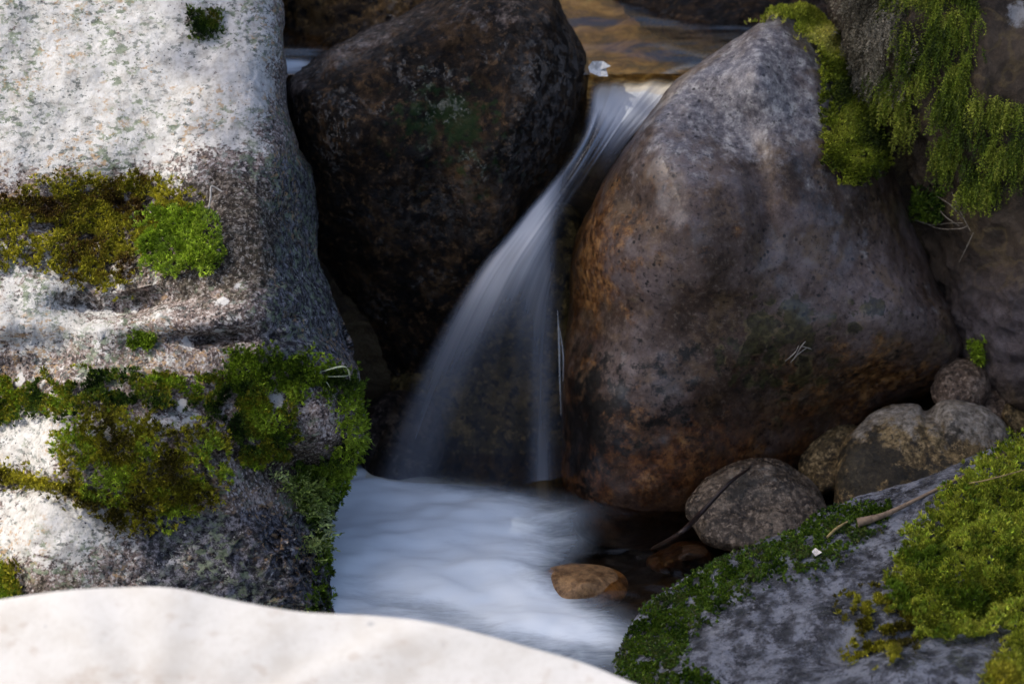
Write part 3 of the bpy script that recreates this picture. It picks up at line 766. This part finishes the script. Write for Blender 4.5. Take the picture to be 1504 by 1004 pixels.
def fall_mat():
    m = M("silky falling water")
    d = m.attr('dens')
    uv = m.tc.outputs['UV']
    s1 = m.noise(1, 5, 0.62, m.vec((11, .8, 1), (0, 0, 0), 'UV'), 0.0)
    s2 = m.noise(1, 3, 0.6, m.vec((38, 1.5, 1), (0, 0, 0), 'UV'), 0.0)
    s = m.math('ADD', m.math('MULTIPLY', s1, 0.8), m.math('MULTIPLY', s2, 0.2))
    a = m.math('MULTIPLY', d, m.ramp(s, [(0.36, 0.6), (0.6, 1.0)]), True)
    a = m.math('MULTIPLY', a, 1.15, True)
    col = m.mix(a, (0.5, 0.58, 0.74), (0.86, 0.88, 0.92))
    nb = m.bump(s, 0.12, 0.01)
    white = m.mixs(0.35, m.pbr(col, 0.4, 0.4, nb), m.sh("ShaderNodeBsdfTranslucent", Color=col))
    clear = m.sh("ShaderNodeBsdfTransparent", Color=(0.93, 0.88, 0.78))
    glo = m.sh("ShaderNodeBsdfGlossy", Color=(1, 1, 1), Roughness=0.14, Normal=nb)
    w = m.mixs(m.math('MULTIPLY', m.attr('gloss'), m.thr(s, 0.42, 0.62)), clear, glo)
    return m.done(m.mixs(a, w, white))

SEC = [((866, 108, .385), (1050, 104, .40)), ((864, 128, .325), (1015, 124, .345)), ((860, 158, .27), (982, 150, .31)), ((848, 205, .215), (928, 205, .245)), ((818, 252, .18), (893, 258, .21)),
       ((768, 312, .145), (866, 312, .175)), ((708, 382, .115), (842, 382, .14)), ((660, 452, .095), (832, 452, .115)), ((612, 532, .08), (838, 540, .1)), ((572, 612, .07), (846, 630, .085)), ((540, 690, .055), (852, 715, .06)), ((528, 735, .0), (856, 745, .03))]
NU, NV = 90, 200
Lc = open_spline([P(*a) for a, b in SEC], NV)
Rc = open_spline([P(*b) for a, b in SEC], NV)
u = np.linspace(0, 1, NU)
FV = Lc[:, None, :] * (1 - u)[None, :, None] + Rc[:, None, :] * u[None, :, None]
v = np.linspace(0, 1, NV)
bow = np.sin(math.pi * u)[None, :] * (0.012 + 0.03 * sst(.25, .6, v))[:, None]
FV[:, :, 1] -= bow
FV = FV.reshape(-1, 3)
UU = np.tile(u, NV); VV = np.repeat(v, NU)
FV[:, 2] += 0.006 * fbm(np.stack([UU * 6, VV * 2, UU * 0], 1), 1, 3)
ii = (np.arange(NV - 1)[:, None] * NU + np.arange(NU - 1)[None, :]).ravel()
fall = link_mesh("waterfall", FV, np.stack([ii, ii + 1, ii + NU + 1, ii + NU], 1), fall_mat())
uvl = fall.data.uv_layers.new(name="UVMap")
li = np.empty(len(fall.data.loops), np.int32)
fall.data.loops.foreach_get("vertex_index", li)
uvl.data.foreach_set("uv", np.stack([UU[li], VV[li]], 1).astype(np.float32).ravel())
fx, fy = proj(FV)
soft = sst(0, .13, UU) * sst(1, .93, UU)
dens = (0.75 * sst(.34, .14, VV) + .7 * gau(fx, fy, 935, 145, 80, 36) + .2 * gau(fx, fy, 905, 215, 26, 50)) * sst(.03, .12, VV)
core = np.interp(fy, [230, 300, 380, 450, 530, 620, 720], [845, 785, 728, 688, 648, 614, 584])
wid = np.interp(fy, [230, 300, 400, 500, 620, 720], [14, 28, 40, 34, 30, 34])
dens = dens + np.interp(fy, [200, 260, 310, 370, 450, 560, 700], [0, .55, .85, .62, .36, .26, .22]) * np.exp(-((fx - core - 8) / wid) ** 2)
dens = dens + np.interp(fy, [280, 340, 400, 500, 600], [0, .34, .32, .12, 0]) * sst(740, 790, fx) * sst(822, 800, fx)
dens = dens + np.interp(fy, [420, 520, 620, 720], [0, .14, .26, .42]) * np.exp(-((fx - 797) / 13) ** 2)
dens = dens + 0.05 * sst(.45, .6, VV) + 0.12 * gau(fx, fy, 720, 420, 60, 60)
dens = dens * (1 - 0.85 * gau(fx, fy, 848, 330, 26, 120)) * (1 - 0.85 * gau(fx, fy, 862, 205, 17, 60)) * (1 - .6 * gau(fx, fy, 835, 262, 14, 34))
fattr(fall, 'dens', np.clip(dens * 1.15 * soft, 0, 1.4))
fattr(fall, 'gloss', np.clip(0.55 * sst(.45, .2, VV) * soft, 0, 1))
tag(fall, "narrow silky waterfall fanning out between two boulders", "waterfall", kind='structure')

trickle_parts = []
V1, F1 = tube([P(819, 455, .05), P(821, 500, .04), P(822, 550, .035), P(824, 610, .03)], [.0004, .0018, .0014, .0004], 6)
V2, F2 = tube([P(822, 480, .05), P(827, 520, .04), P(827, 560, .035)], [.0004, .0014, .0004], 6)
mt = M("trickle water"); trick = mt.done(mt.mixs(0.18, mt.sh("ShaderNodeBsdfTransparent"), mt.pbr((0.75, 0.8, 0.85), 0.2, 0.5)))
V_, F_ = join([(V1, F1), (V2, F2)])
tr = link_mesh("trickle", V_, F_, trick)
tag(tr, "thin bright trickle of water running beside the main fall", "trickle", kind='structure')

# ------------------------------------------------------------------ moss
def in_poly(px, py, poly):
    inside = np.zeros(len(px), bool)
    n = len(poly)
    j = n - 1
    for i in range(n):
        xi, yi = poly[i]; xj, yj = poly[j]
        c = ((yi > py) != (yj > py)) & (px < (xj - xi) * (py - yi) / (yj - yi + 1e-9) + xi)
        inside ^= c
        j = i
    return inside

def on_rock(key, px, py):
    d = Vector(FWD + RT * (px - 752.0) / FPX - UP * (py - 502.0) / FPX).normalized()
    o = Vector(CAM)
    hit = BVH[key].ray_cast(o, d)
    if hit[0] is None:
        q = P(px, py, 0.1)
        hit = BVH[key].find_nearest(Vector(q))
        if hit[0] is None: return None
        x, y = proj(np.array([hit[0]]))
        if abs(x[0] - px) + abs(y[0] - py) > 26: return None
    return np.array(hit[0]), np.array(hit[1])

m_moss = mat_moss("moss leaves")
m_mossw = mat_moss("wet moss leaves", 0.25)

def leaf_quads(base, dirs, length, width, rs):
    """diamond leaves: base (n,3), dirs (n,3) unit -> verts (4n,3), faces"""
    n = len(base)
    a = rs.normal(size=(n, 3))
    side = np.cross(dirs, a); side /= np.linalg.norm(side, axis=1)[:, None] + 1e-9
    mid = base + dirs * (length * 0.5)[:, None]
    nrm = np.cross(dirs, side)
    mid = mid + nrm * (length * 0.08)[:, None]
    V = np.stack([base, mid + side * (width * .5)[:, None], base + dirs * length[:, None], mid - side * (width * .5)[:, None]], 1).reshape(-1, 3)
    k = np.arange(n) * 4
    return V, np.stack([k, k + 1, k + 2, k + 3], 1)

def moss(key, poly, count, cols, label, seed=0, leaf=(.005, .009), wid=.0022, nleaf=9, spread=.9, lift=.004, holes=(), density=None, droop=0.0, mat=None, name="moss_patch", cat="moss", clump=(40, .0), group="moss patches on the rocks", stalk=0.0):
    rs = np.random.RandomState(seed + 100)
    poly = np.array(poly, float)
    lo, hi = poly.min(0), poly.max(0)
    px = rs.uniform(lo[0], hi[0], count * 6); py = rs.uniform(lo[1], hi[1], count * 6)
    jit = 9.0
    w1 = perlin(np.stack([px / 28, py / 28, np.full_like(px, seed + .3)], 1)) * 2 * jit
    w2 = perlin(np.stack([px / 28, py / 28, np.full_like(px, seed + 5.3)], 1)) * 2 * jit
    ok = in_poly(px + w1 + rs.normal(size=len(px)) * 7, py + w2 + rs.normal(size=len(px)) * 7, poly)
    for hx, hy, rx, ry in holes:
        ok &= ((px - hx) / rx) ** 2 + ((py - hy) / ry) ** 2 > 1
    if density is not None:
        nv = perlin(np.stack([px / density[0], py / density[0], np.full_like(px, seed + 9.1)], 1)) + .5 * perlin(np.stack([px / density[0] * 2.1, py / density[0] * 2.1, np.full_like(px, seed + 3.1)], 1))
        ok &= nv > density[1]
    px, py = px[ok][:count], py[ok][:count]
    B, N, Q = [], [], []
    for x, y in zip(px, py):
        h = on_rock(key, x, y)
        if h is None: continue
        B.append(h[0]); N.append(h[1]); Q.append((x, y))
    B = np.array(B); N = np.array(N); Q = np.array(Q)
    n = len(B)
    # cushions: the moss surface undulates
    puff = np.clip(perlin(np.stack([Q[:, 0] / 22, Q[:, 1] / 22, np.full(n, seed + .7)], 1)) + .35, 0, 1)
    B = B + N * (lift + clump[1] * puff)[:, None]
    out = N * 1.0 + np.array([0, 0, 0.35 - droop])
    out = out + rs.normal(size=(n, 3)) * 0.35
    out /= np.linalg.norm(out, axis=1)[:, None]
    # colour by slow patches plus chance
    cols = np.array(cols)
    t = perlin(np.stack([Q[:, 0] / 45, Q[:, 1] / 45, np.full(n, seed + 2.2)], 1)) * 1.6 + .5 + rs.normal(size=n) * .18
    idx = np.clip(t * (len(cols) - 1), 0, len(cols) - 1.001)
    i0 = idx.astype(int); fr = (idx - i0)[:, None]
    C = cols[i0] * (1 - fr) + cols[i0 + 1] * fr
    C = C * rs.uniform(.65, 1.35, (n, 1))
    Bs = np.repeat(B, nleaf, 0)
    Os = np.repeat(out, nleaf, 0)
    if stalk > 0:   # leaflets up a little stem
        h = np.tile(np.linspace(0, 1, nleaf), n)
        Bs = Bs + Os * (h * stalk)[:, None]
    D = Os + rs.normal(size=Os.shape) * spread * .55
    D /= np.linalg.norm(D, axis=1)[:, None]
    L = rs.uniform(leaf[0], leaf[1], len(Bs))
    V, F = leaf_quads(Bs, D, L, np.full(len(Bs), wid) * rs.uniform(.7, 1.4, len(Bs)), rs)
    C = np.repeat(C, nleaf, 0) * rs.uniform(.75, 1.3, (len(Bs), 1))
    tip = rs.uniform(size=len(Bs)) < .14
    C[tip] = C[tip] * 1.7 + [.05, .045, .005] * (C[tip][:, 1:2] > .06)
    C = np.repeat(C, 4, 0)
    c0 = B.mean(0)
    o = link_mesh(name, V - c0, F, mat or m_moss, loc=c0)
    cattr(o, 'col', C)
    tag(o, label, cat, group)
    return o

def hang_moss(key, poly, count, cols, label, seed=0, seg=(5, 10), step=.0048, leaf=.0044, group="moss patches on the rocks", off=.012, density=None, nl=4, sway=.35):
    rs = np.random.RandomState(seed + 300)
    poly = np.array(poly, float)
    lo, hi = poly.min(0), poly.max(0)
    px = rs.uniform(lo[0], hi[0], count * 6); py = rs.uniform(lo[1], hi[1], count * 6)
    w1 = perlin(np.stack([px / 30, py / 30, np.full_like(px, seed + .3)], 1)) * 26
    ok = in_poly(px + w1, py + w1 * .6, poly)
    if density is not None:
        nv = perlin(np.stack([px / density[0], py / (density[0] * 2), np.full_like(px, seed + 9.1)], 1))
        ok &= nv > density[1]
    px, py = px[ok][:count], py[ok][:count]
    Bs, Ds, Ls, Cs = [], [], [], []
    cols = np.array(cols)
    for x, y in zip(px, py):
        h = on_rock(key, x, y)
        if h is None: continue
        p, nrm = h
        p = p + nrm * rs.uniform(.002, off)
        k = rs.randint(*seg)
        d = nrm * .5 + np.array([rs.normal() * sway, 0, -.6])
        d /= np.linalg.norm(d)
        t = np.clip(perlin(np.array([[x / 50, y / 50, seed + 2.2]]))[0] * 1.5 + .5 + rs.normal() * .2, 0, .999) * (len(cols) - 1)
        c = cols[int(t)] * (1 - t % 1) + cols[int(t) + 1] * (t % 1)
        c = c * rs.uniform(.6, 1.4)
        for s_ in range(k):
            d = d + np.array([rs.normal() * .15, rs.normal() * .12, -.28]); d /= np.linalg.norm(d)
            p = p + d * step
            for q in range(nl):
                e = d * .75 + rs.normal(size=3) * .6
                Bs.append(p); Ds.append(e / np.linalg.norm(e)); Ls.append(leaf * rs.uniform(.7, 1.3)); Cs.append(c * rs.uniform(.75, 1.3) * (1.0 if s_ < k - 2 else 1.25))
    Bs = np.array(Bs); Ds = np.array(Ds); Ls = np.array(Ls); Cs = np.array(Cs)
    V, F = leaf_quads(Bs, Ds, Ls, Ls * .3, rs)
    c0 = Bs.mean(0)
    o = link_mesh("moss_patch", V - c0, F, m_moss, loc=c0)
    cattr(o, 'col', np.repeat(Cs, 4, 0))
    tag(o, label, "moss", group)
    return o

OLIVE = [(.06, .05, .006), (.17, .15, .011), (.28, .27, .017), (.4, .36, .03)]
GREEN = [(.035, .065, .006), (.11, .18, .011), (.21, .31, .017), (.35, .45, .045)]
BROWN = [(.045, .024, .006), (.11, .066, .012), (.17, .135, .014), (.22, .2, .018)]
YELL = [(.13, .16, .01), (.26, .3, .02), (.42, .43, .05), (.6, .56, .13)]
DARK = [(.012, .025, .004), (.03, .065, .007), (.06, .11, .01), (.12, .18, .02)]

moss('white', [(-140, 345), (-60, 310), (40, 275), (110, 262), (180, 250), (240, 270), (300, 290), (290, 320), (215, 340), (200, 385), (185, 425), (120, 432), (60, 395), (30, 380), (-60, 400), (-140, 385)], 4000, BROWN + OLIVE[2:], "olive and rust-brown moss mat on the pale boulder's sunny upper face", seed=1, clump=(22, .012), holes=[(60, 340, 20, 10), (170, 395, 9, 8)], density=(26, -.22))
moss('white', [(205, 345), (225, 318), (270, 305), (310, 320), (330, 350), (325, 385), (285, 400), (250, 408), (215, 385)], 1500, GREEN[1:] + [(.2, .3, .06)], "round bright green moss cushion on the pale boulder's upper face", seed=2, clump=(22, .02), nleaf=10)
moss('white', [(330, 520), (400, 512), (450, 530), (505, 545), (528, 580), (534, 650), (520, 690), (490, 735), (470, 715), (500, 660), (505, 600), (455, 560), (440, 580), (400, 570), (430, 640), (380, 640), (350, 575)], 2600, GREEN, "vivid green moss edging the pale boulder's ledge above the pool", seed=3, clump=(22, .01), holes=[(405, 590, 20, 18)])
moss('white', [(80, 640), (150, 600), (250, 635), (330, 640), (335, 700), (320, 730), (250, 770), (190, 745), (110, 725), (90, 690)], 3000, OLIVE + GREEN[2:], "thick olive-green moss hump low on the pale boulder", seed=4, clump=(22, .02), density=(30, -.4))
moss('white', [(-190, 590), (-80, 570), (60, 560), (160, 548), (330, 545), (380, 560), (440, 600), (440, 690), (350, 690), (330, 620), (280, 600), (180, 600), (110, 610), (0, 620), (-190, 640)], 4500, DARK + OLIVE[1:3] + GREEN[1:3], "patchy dark and olive moss band across the pale boulder below its crack", seed=5, clump=(22, .012), density=(32, -.12), holes=[(235, 622, 50, 14), (75, 572, 14, 9), (190, 575, 10, 9), (405, 590, 16, 14)])
moss('white', [(-130, 670), (40, 690), (110, 720), (180, 755), (240, 790), (160, 770), (80, 725), (-130, 710)], 1150, OLIVE, "ragged olive moss fringe over the pale boulder's lowest bulge", seed=6, clump=(20, .008))
moss('white', [(430, 690), (500, 670), (525, 640), (500, 740), (486, 800), (488, 905), (455, 905), (470, 830), (455, 760)], 1700, DARK + GREEN[1:3], "dark green moss down the pale boulder's shaded edge", seed=7, clump=(20, .004), density=(24, -.25))
moss('white', [(385, 690), (430, 710), (470, 720), (485, 750), (485, 800), (470, 830), (430, 790), (470, 790), (440, 745)], 300, [(.16, .22, .04), (.3, .38, .1), (.42, .48, .2)], "pale feathery liverwort dangling above the foam", seed=8, leaf=(.005, .009), wid=.0028, nleaf=8, stalk=.018, droop=.6)
moss('white', [(0, 835), (20, 830), (34, 860), (28, 885), (0, 890)], 260, OLIVE[1:] + GREEN[1:3], "small moss tuft at the pale boulder's foot above the white rock", seed=9, stalk=.012)
moss('white', [(190, 490), (220, 484), (232, 500), (215, 512), (192, 505)], 160, GREEN[1:], "tiny round moss tuft on bare stone between the two mossy ledges", seed=10)
moss('white', [(280, 22), (320, 12), (330, 45), (300, 62), (275, 50)], 220, DARK + OLIVE[:2], "dark moss tuft on the pale boulder's bare white top", seed=11)

moss('brown', [(1098, 40), (1120, 12), (1150, -8), (1205, -5), (1250, 50), (1275, 110), (1225, 112), (1200, 75), (1165, 30), (1130, 16)], 4200, YELL, "golden yellow moss crest over the pointed boulder's tip", seed=12, clump=(20, .015), leaf=(.005, .009))
moss('brown', [(1200, 75), (1265, 100), (1300, 180), (1305, 235), (1270, 262), (1240, 272), (1205, 225), (1212, 165), (1200, 120)], 3000, [(.05, .07, .01)] + YELL[:3], "thinning yellow-green moss strip down the pointed boulder's shoulder", seed=13, clump=(20, .008), density=(24, -.3))
hang_moss('mossy', [(1295, -150), (1450, -150), (1425, -20), (1440, 60), (1450, 130), (1500, 145), (1520, 240), (1470, 265), (1410, 275), (1370, 200), (1300, 165), (1270, 110), (1320, 70)], 3800, [(.03, .05, .006), (.1, .15, .012), (.2, .25, .02), (.34, .36, .05)], "long green hanging moss curtain on the brown bank boulder", seed=14, density=(20, .02), seg=(4, 12), off=.014)
hang_moss('mossy', [(1225, -120), (1320, -120), (1345, 55), (1325, 115), (1285, 125), (1250, 80)], 1350, [(.06, .05, .03), (.17, .15, .1), (.34, .3, .22)], "dead grey-brown moss strands hanging beside the green curtain", seed=15, density=(26, -.15))
moss('mossy', [(1320, 270), (1345, 280), (1390, 282), (1385, 310), (1350, 325), (1335, 310)], 420, DARK + GREEN[1:3], "dark green moss in the crevice below the hanging curtain", seed=16)
moss('slab', [(1740, 590), (1620, 590), (1480, 670), (1420, 715), (1385, 745), (1372, 780), (1335, 800), (1330, 840), (1300, 870), (1320, 905), (1360, 945), (1420, 940), (1540, 930), (1700, 860)], 14500, GREEN[1:2] + YELL[:3] + GREEN[3:] + YELL[1:3], "lush yellow-green moss mound covering the flat grey rock", seed=17, clump=(22, .03), leaf=(.006, .011), wid=.0026, nleaf=11)
moss('slab', [(1225, 890), (1270, 870), (1320, 860), (1350, 900), (1340, 945), (1280, 985), (1250, 960), (1270, 920)], 900, OLIVE, "scattered olive moss bits fraying from the yellow-green mound", seed=18, density=(20, .05))
moss('slab', [(1440, 1020), (1460, 975), (1500, 940), (1540, 930), (1540, 1030)], 900, YELL[:3] + OLIVE[2:], "yellowish moss corner below the yellow-green mound", seed=19, clump=(20, .015), leaf=(.006, .011))
moss('slab', [(903, 970), (938, 894), (985, 860), (1040, 828), (1130, 788), (1225, 744), (1310, 735), (1290, 780), (1230, 812), (1190, 835), (1110, 850), (1060, 890), (1020, 920), (1000, 960), (1050, 1010), (930, 1010)], 5200, DARK[1:] + [(.07, .15, .02), (.1, .11, .03), (.05, .09, .02)], "low wet dark-green moss skin along the flat rock's water edge", seed=20, leaf=(.003, .006), wid=.003, nleaf=7, mat=m_mossw, lift=.001, density=(16, -.2))
moss('mossy', [(1425, 505), (1440, 498), (1452, 512), (1448, 530), (1432, 525)], 90, GREEN[2:], "tiny bright sprout in the cleft above the reddish cobble", seed=21, nleaf=8, stalk=.01)

# ------------------------------------------------------------------ small things
def simple_mat(name, col, rough=.7):
    m = M(name)
    c = m.mix(m.thr(m.noise(120, 4), .4, .65), col, tuple(x * .55 for x in col))
    return m.done(m.pbr(c, rough, .3, m.bump(m.noise(200, 3), .4, .002)))

V_, F_ = tube([PZ(958, 806, .0), P(1000, 782, -.26), P(1030, 752, -.2), P(1070, 710, -.17), P(1100, 688, -.12)], [.0035, .0045, .004, .003, .002])
tag(link_mesh("twig", V_, F_, simple_mat("dark wet bark", (.03, .018, .014), .35)), "dark wet twig leaning over the round cobble into the pool", "twig")

def surf(key, px, py, h=.004):
    a = on_rock(key, px, py)
    return a[0] + a[1] * h
V_, F_ = tube([surf('slab', 1266, 776, .012), surf('slab', 1300, 762, .008), surf('slab', 1345, 738, .006), surf('slab', 1400, 712, .006), surf('slab', 1450, 690, .008), surf('slab', 1484, 672, .012)], [.0075, .0045, .0028, .0025, .0026, .0036])
tag(link_mesh("dry_stem", V_, F_, simple_mat("dry stem", (.28, .2, .13))), "dry brown plant stem lying across the flat grey rock", "stem")
V_, F_ = tube([surf('slab', 1216, 795, .008), surf('slab', 1232, 783, .009), surf('slab', 1246, 772, .008)], [.002, .0025, .0015])
tag(link_mesh("straw", V_, F_, simple_mat("straw", (.4, .3, .12))), "short yellow straw lying on the low wet moss", "straw")
V_, F_ = tube([surf('slab', 1425, 738, .034), surf('slab', 1450, 724, .037), surf('slab', 1500, 702, .037)], [.0008, .0012, .0008])
tag(link_mesh("straw", V_, F_, simple_mat("straw", (.4, .28, .12))), "long thin straw half buried in the yellow-green moss mound", "straw")
V_, F_ = tube([surf('white', 308, 314, .006), surf('white', 314, 298, .014), surf('white', 318, 286, .02), surf('white', 328, 290, .014)], [.0012, .0016, .0014, .0012], 6)
tag(link_mesh("twig", V_, F_, simple_mat("bleached twig", (.6, .55, .48))), "tiny bent bleached twig above the round moss cushion", "twig")

def leaf_mesh(pts, mat, name, label, cat):
    pts = np.array(pts)
    n = len(pts)
    c = pts.mean(0)
    nrm = np.array([0, -.4, .9])
    V = np.vstack([[c - nrm * .004], pts, [c - nrm * .0052], pts - nrm * .0008])
    F = []
    for i in range(0, n, 1):
        j = (i + 1) % n
        F.append((0, 1 + i, 1 + j, 1 + j)); F.append((n + 1, n + 2 + j, n + 2 + i, n + 2 + i)); F.append((1 + j, 1 + i, n + 2 + i, n + 2 + j))
    me = bpy.data.meshes.new(name)
    me.from_pydata(V.tolist(), [], [tuple(dict.fromkeys(f)) for f in F])
    me.materials.append(mat)
    o = bpy.data.objects.new(name, me)
    COL.objects.link(o)
    return tag(o, label, cat)
leaf_mesh([PZ(864, 98, WZ + .02), PZ(870, 90, WZ + .03), PZ(886, 90, WZ + .028), PZ(897, 97, WZ + .022), PZ(890, 100, WZ + .012), PZ(893, 112, WZ + .012), PZ(880, 112, WZ + .01), PZ(866, 106, WZ + .012)],
          simple_mat("pale leaf", (.85, .83, .8)), "leaf", "pale curled leaf stuck at the lip of the falls", "leaf")
leaf_mesh([surf('slab', 1193, 818, .009), surf('slab', 1200, 815, .012), surf('slab', 1208, 822, .012), surf('slab', 1199, 823, .007)], simple_mat("petal", (.8, .76, .7)), "petal", "tiny white petal resting on the low wet moss", "petal")

def blade(p0, p1, p2, w):
    c = open_spline([p0, p1, p2], 10)
    t = np.linspace(0, 1, 10)
    ww = w * np.sin(math.pi * (0.15 + .85 * t)) + .0002
    s = np.array([.3, .2, .9])
    T = np.gradient(c, axis=0)
    sd = np.cross(T, s); sd /= np.linalg.norm(sd, axis=1)[:, None]
    up = np.array([0, -.0004, .0006])
    V = np.vstack([c + sd * ww[:, None], c - sd * ww[:, None] , c + up * 1.6])
    F = [(i, i + 1, 21 + i, 20 + i) for i in range(9)] + [(20 + i, 21 + i, 11 + i, 10 + i) for i in range(9)]
    return V, np.array(F)
bl = [blade(surf('white', 462, 549, .004), surf('white', 482, 543, .03), surf('white', 500, 558, .02), .0035), blade(surf('white', 466, 551, .004), surf('white', 486, 548, .025), surf('white', 504, 556, .012), .002),
      blade(surf('white', 474, 562, .004), surf('white', 482, 574, .014), surf('white', 486, 590, .01), .0016)]
V_, F_ = join(bl)
tag(link_mesh("grass_tuft", V_, F_, simple_mat("pale grass", (.5, .55, .35))), "few pale grass blades sprouting from the vivid moss ledge", "grass tuft")
e = surf('white', 524, 640, .006)
bl = [blade(e, e + [.012, -.005, -.002], e + [.022, -.006, -.012], .0018), blade(e + [-.002, 0, .006], e + [.008, -.005, .004], e + [.018, -.006, -.003], .0016), blade(e + [-.004, 0, -.006], e + [.008, -.005, -.012], e + [.018, -.006, -.018], .0014)]
V_, F_ = join(bl)
tag(link_mesh("grass_tuft", V_, F_, simple_mat("green grass", (.2, .3, .04))), "small green grass tuft poking out from the pale boulder over the foam", "grass tuft")

rt = []
for a in [[(1345, 322), (1372, 327), (1400, 326), (1422, 320)], [(1355, 325), (1385, 333), (1410, 336), (1425, 330)], [(1400, 280), (1412, 300), (1420, 325), (1432, 336)], [(1380, 290), (1405, 300), (1418, 318)], [(1433, 340), (1425, 362), (1413, 385)], [(1378, 300), (1395, 315), (1412, 332)]]:
    pts = [surf('mossy', x, y, .006 + .006 * (k % 2)) for k, (x, y) in enumerate(a)]
    rt.append(tube(pts, [.0006, .0009, .0007], 5))
V_, F_ = join(rt)
tag(link_mesh("rootlet_tuft", V_, F_, simple_mat("pale rootlets", (.3, .26, .2))), "wispy pale rootlets clinging to the brown bank boulder", "roots")
rt = []
for a in [[(1152, 528), (1165, 515), (1172, 505)], [(1160, 530), (1170, 516), (1185, 508)], [(1166, 522), (1175, 504), (1182, 499)], [(1176, 506), (1186, 508), (1191, 511)]]:
    rt.append(tube([surf('brown', x, y, .004 + .003 * (k % 2)) for k, (x, y) in enumerate(a)], [.0007, .001, .0006], 5))
V_, F_ = join(rt)
tag(link_mesh("rootlet_tuft", V_, F_, simple_mat("pale rootlets", (.34, .3, .25))), "small pale dry sprig stuck on the pointed brown boulder", "roots")

# ------------------------------------------------------------------ unseen shade tree beside the stream (out of frame, leaves placed to cast the shade)
def shade_tree():
    rs = np.random.RandomState(5)
    ctr = np.array([0.55, 0.1, 0.5]) + SUN_DIR * 5.2
    base = np.array([2.3, 3.6, 0.0])
    base[2] = bed_height(base[:1], base[1:2])[0][0] - .2
    root = bpy.data.objects.new("tree", None)
    COL.objects.link(root)
    root.location = base
    tag(root, "unseen overhanging leafy tree, its leaves placed to shade the stream", "tree")
    fork = base + [-.5, -.5, 3.4]
    hub = ctr + [.5, .5, .1]
    parts = [tube([base, base + [.05, -.05, 1.7], fork, (fork + hub) / 2 + [0, 0, .35], hub], [.2, .16, .12, .07, .04], 10)]
    for k in range(9):
        q = ctr + rs.uniform([0, -.9, -.3], [1.5, 1.2, .4])
        parts.append(tube([hub * .6 + fork * .4 + [0, 0, .3], hub * .5 + q * .5 + [0, 0, .15], q], [.04, .025, .008], 6, 5))
    V, F = join(parts)
    mb = M("tree bark")
    bark = mb.done(mb.pbr(mb.ramp(mb.noise(12, 8, .7, mb.vec((1, 1, .2))), [(.35, (.03, .025, .018)), (.65, (.12, .1, .08))]), .85, .2, mb.bump(mb.noise(20, 6, .7, mb.vec((1, 1, .2))), .8, .03)))
    link_mesh("trunk", V - base, F, bark, root)
    n = 60000
    pos = ctr + rs.uniform(-1, 1, (n, 3)) * [1.9, 1.9, .45]
    land = pos - SUN_DIR * ((pos[:, 2] - .55 - .4 * np.maximum(pos[:, 1], 0)) / SUN_DIR[2])[:, None]
    edge = np.interp(land[:, 1], [-1.3, -.9, -.84, -.8, -.35, -.31, -.2, .04, .12, .4, 1.5], [.75, .45, .3, -.8, -.8, -.48, -.43, -.42, -.36, -.37, -.4])
    ok = (land[:, 0] > edge) & (land[:, 1] > -1.3) & (land[:, 1] < 1.5) & (land[:, 0] < 1.5)
    ok &= ((land[:, 0] - .22) / .15) ** 2 + ((land[:, 1] - .34) / .1) ** 2 > 1  # gap shaped to let sun onto the lip of the falls
    pos = pos[ok]
    d = rs.normal(size=pos.shape) * [1, 1, .35]; d /= np.linalg.norm(d, axis=1)[:, None]
    V, F = leaf_quads(pos, d, rs.uniform(.06, .11, len(pos)), rs.uniform(.03, .055, len(pos)), rs)
    o = link_mesh("shade_crown", V - base, F, m_moss, root)
    cattr(o, 'col', np.repeat(np.array([[.06, .11, .02]]) * rs.uniform(.6, 1.4, (len(pos), 1)), 4, 0))
shade_tree()
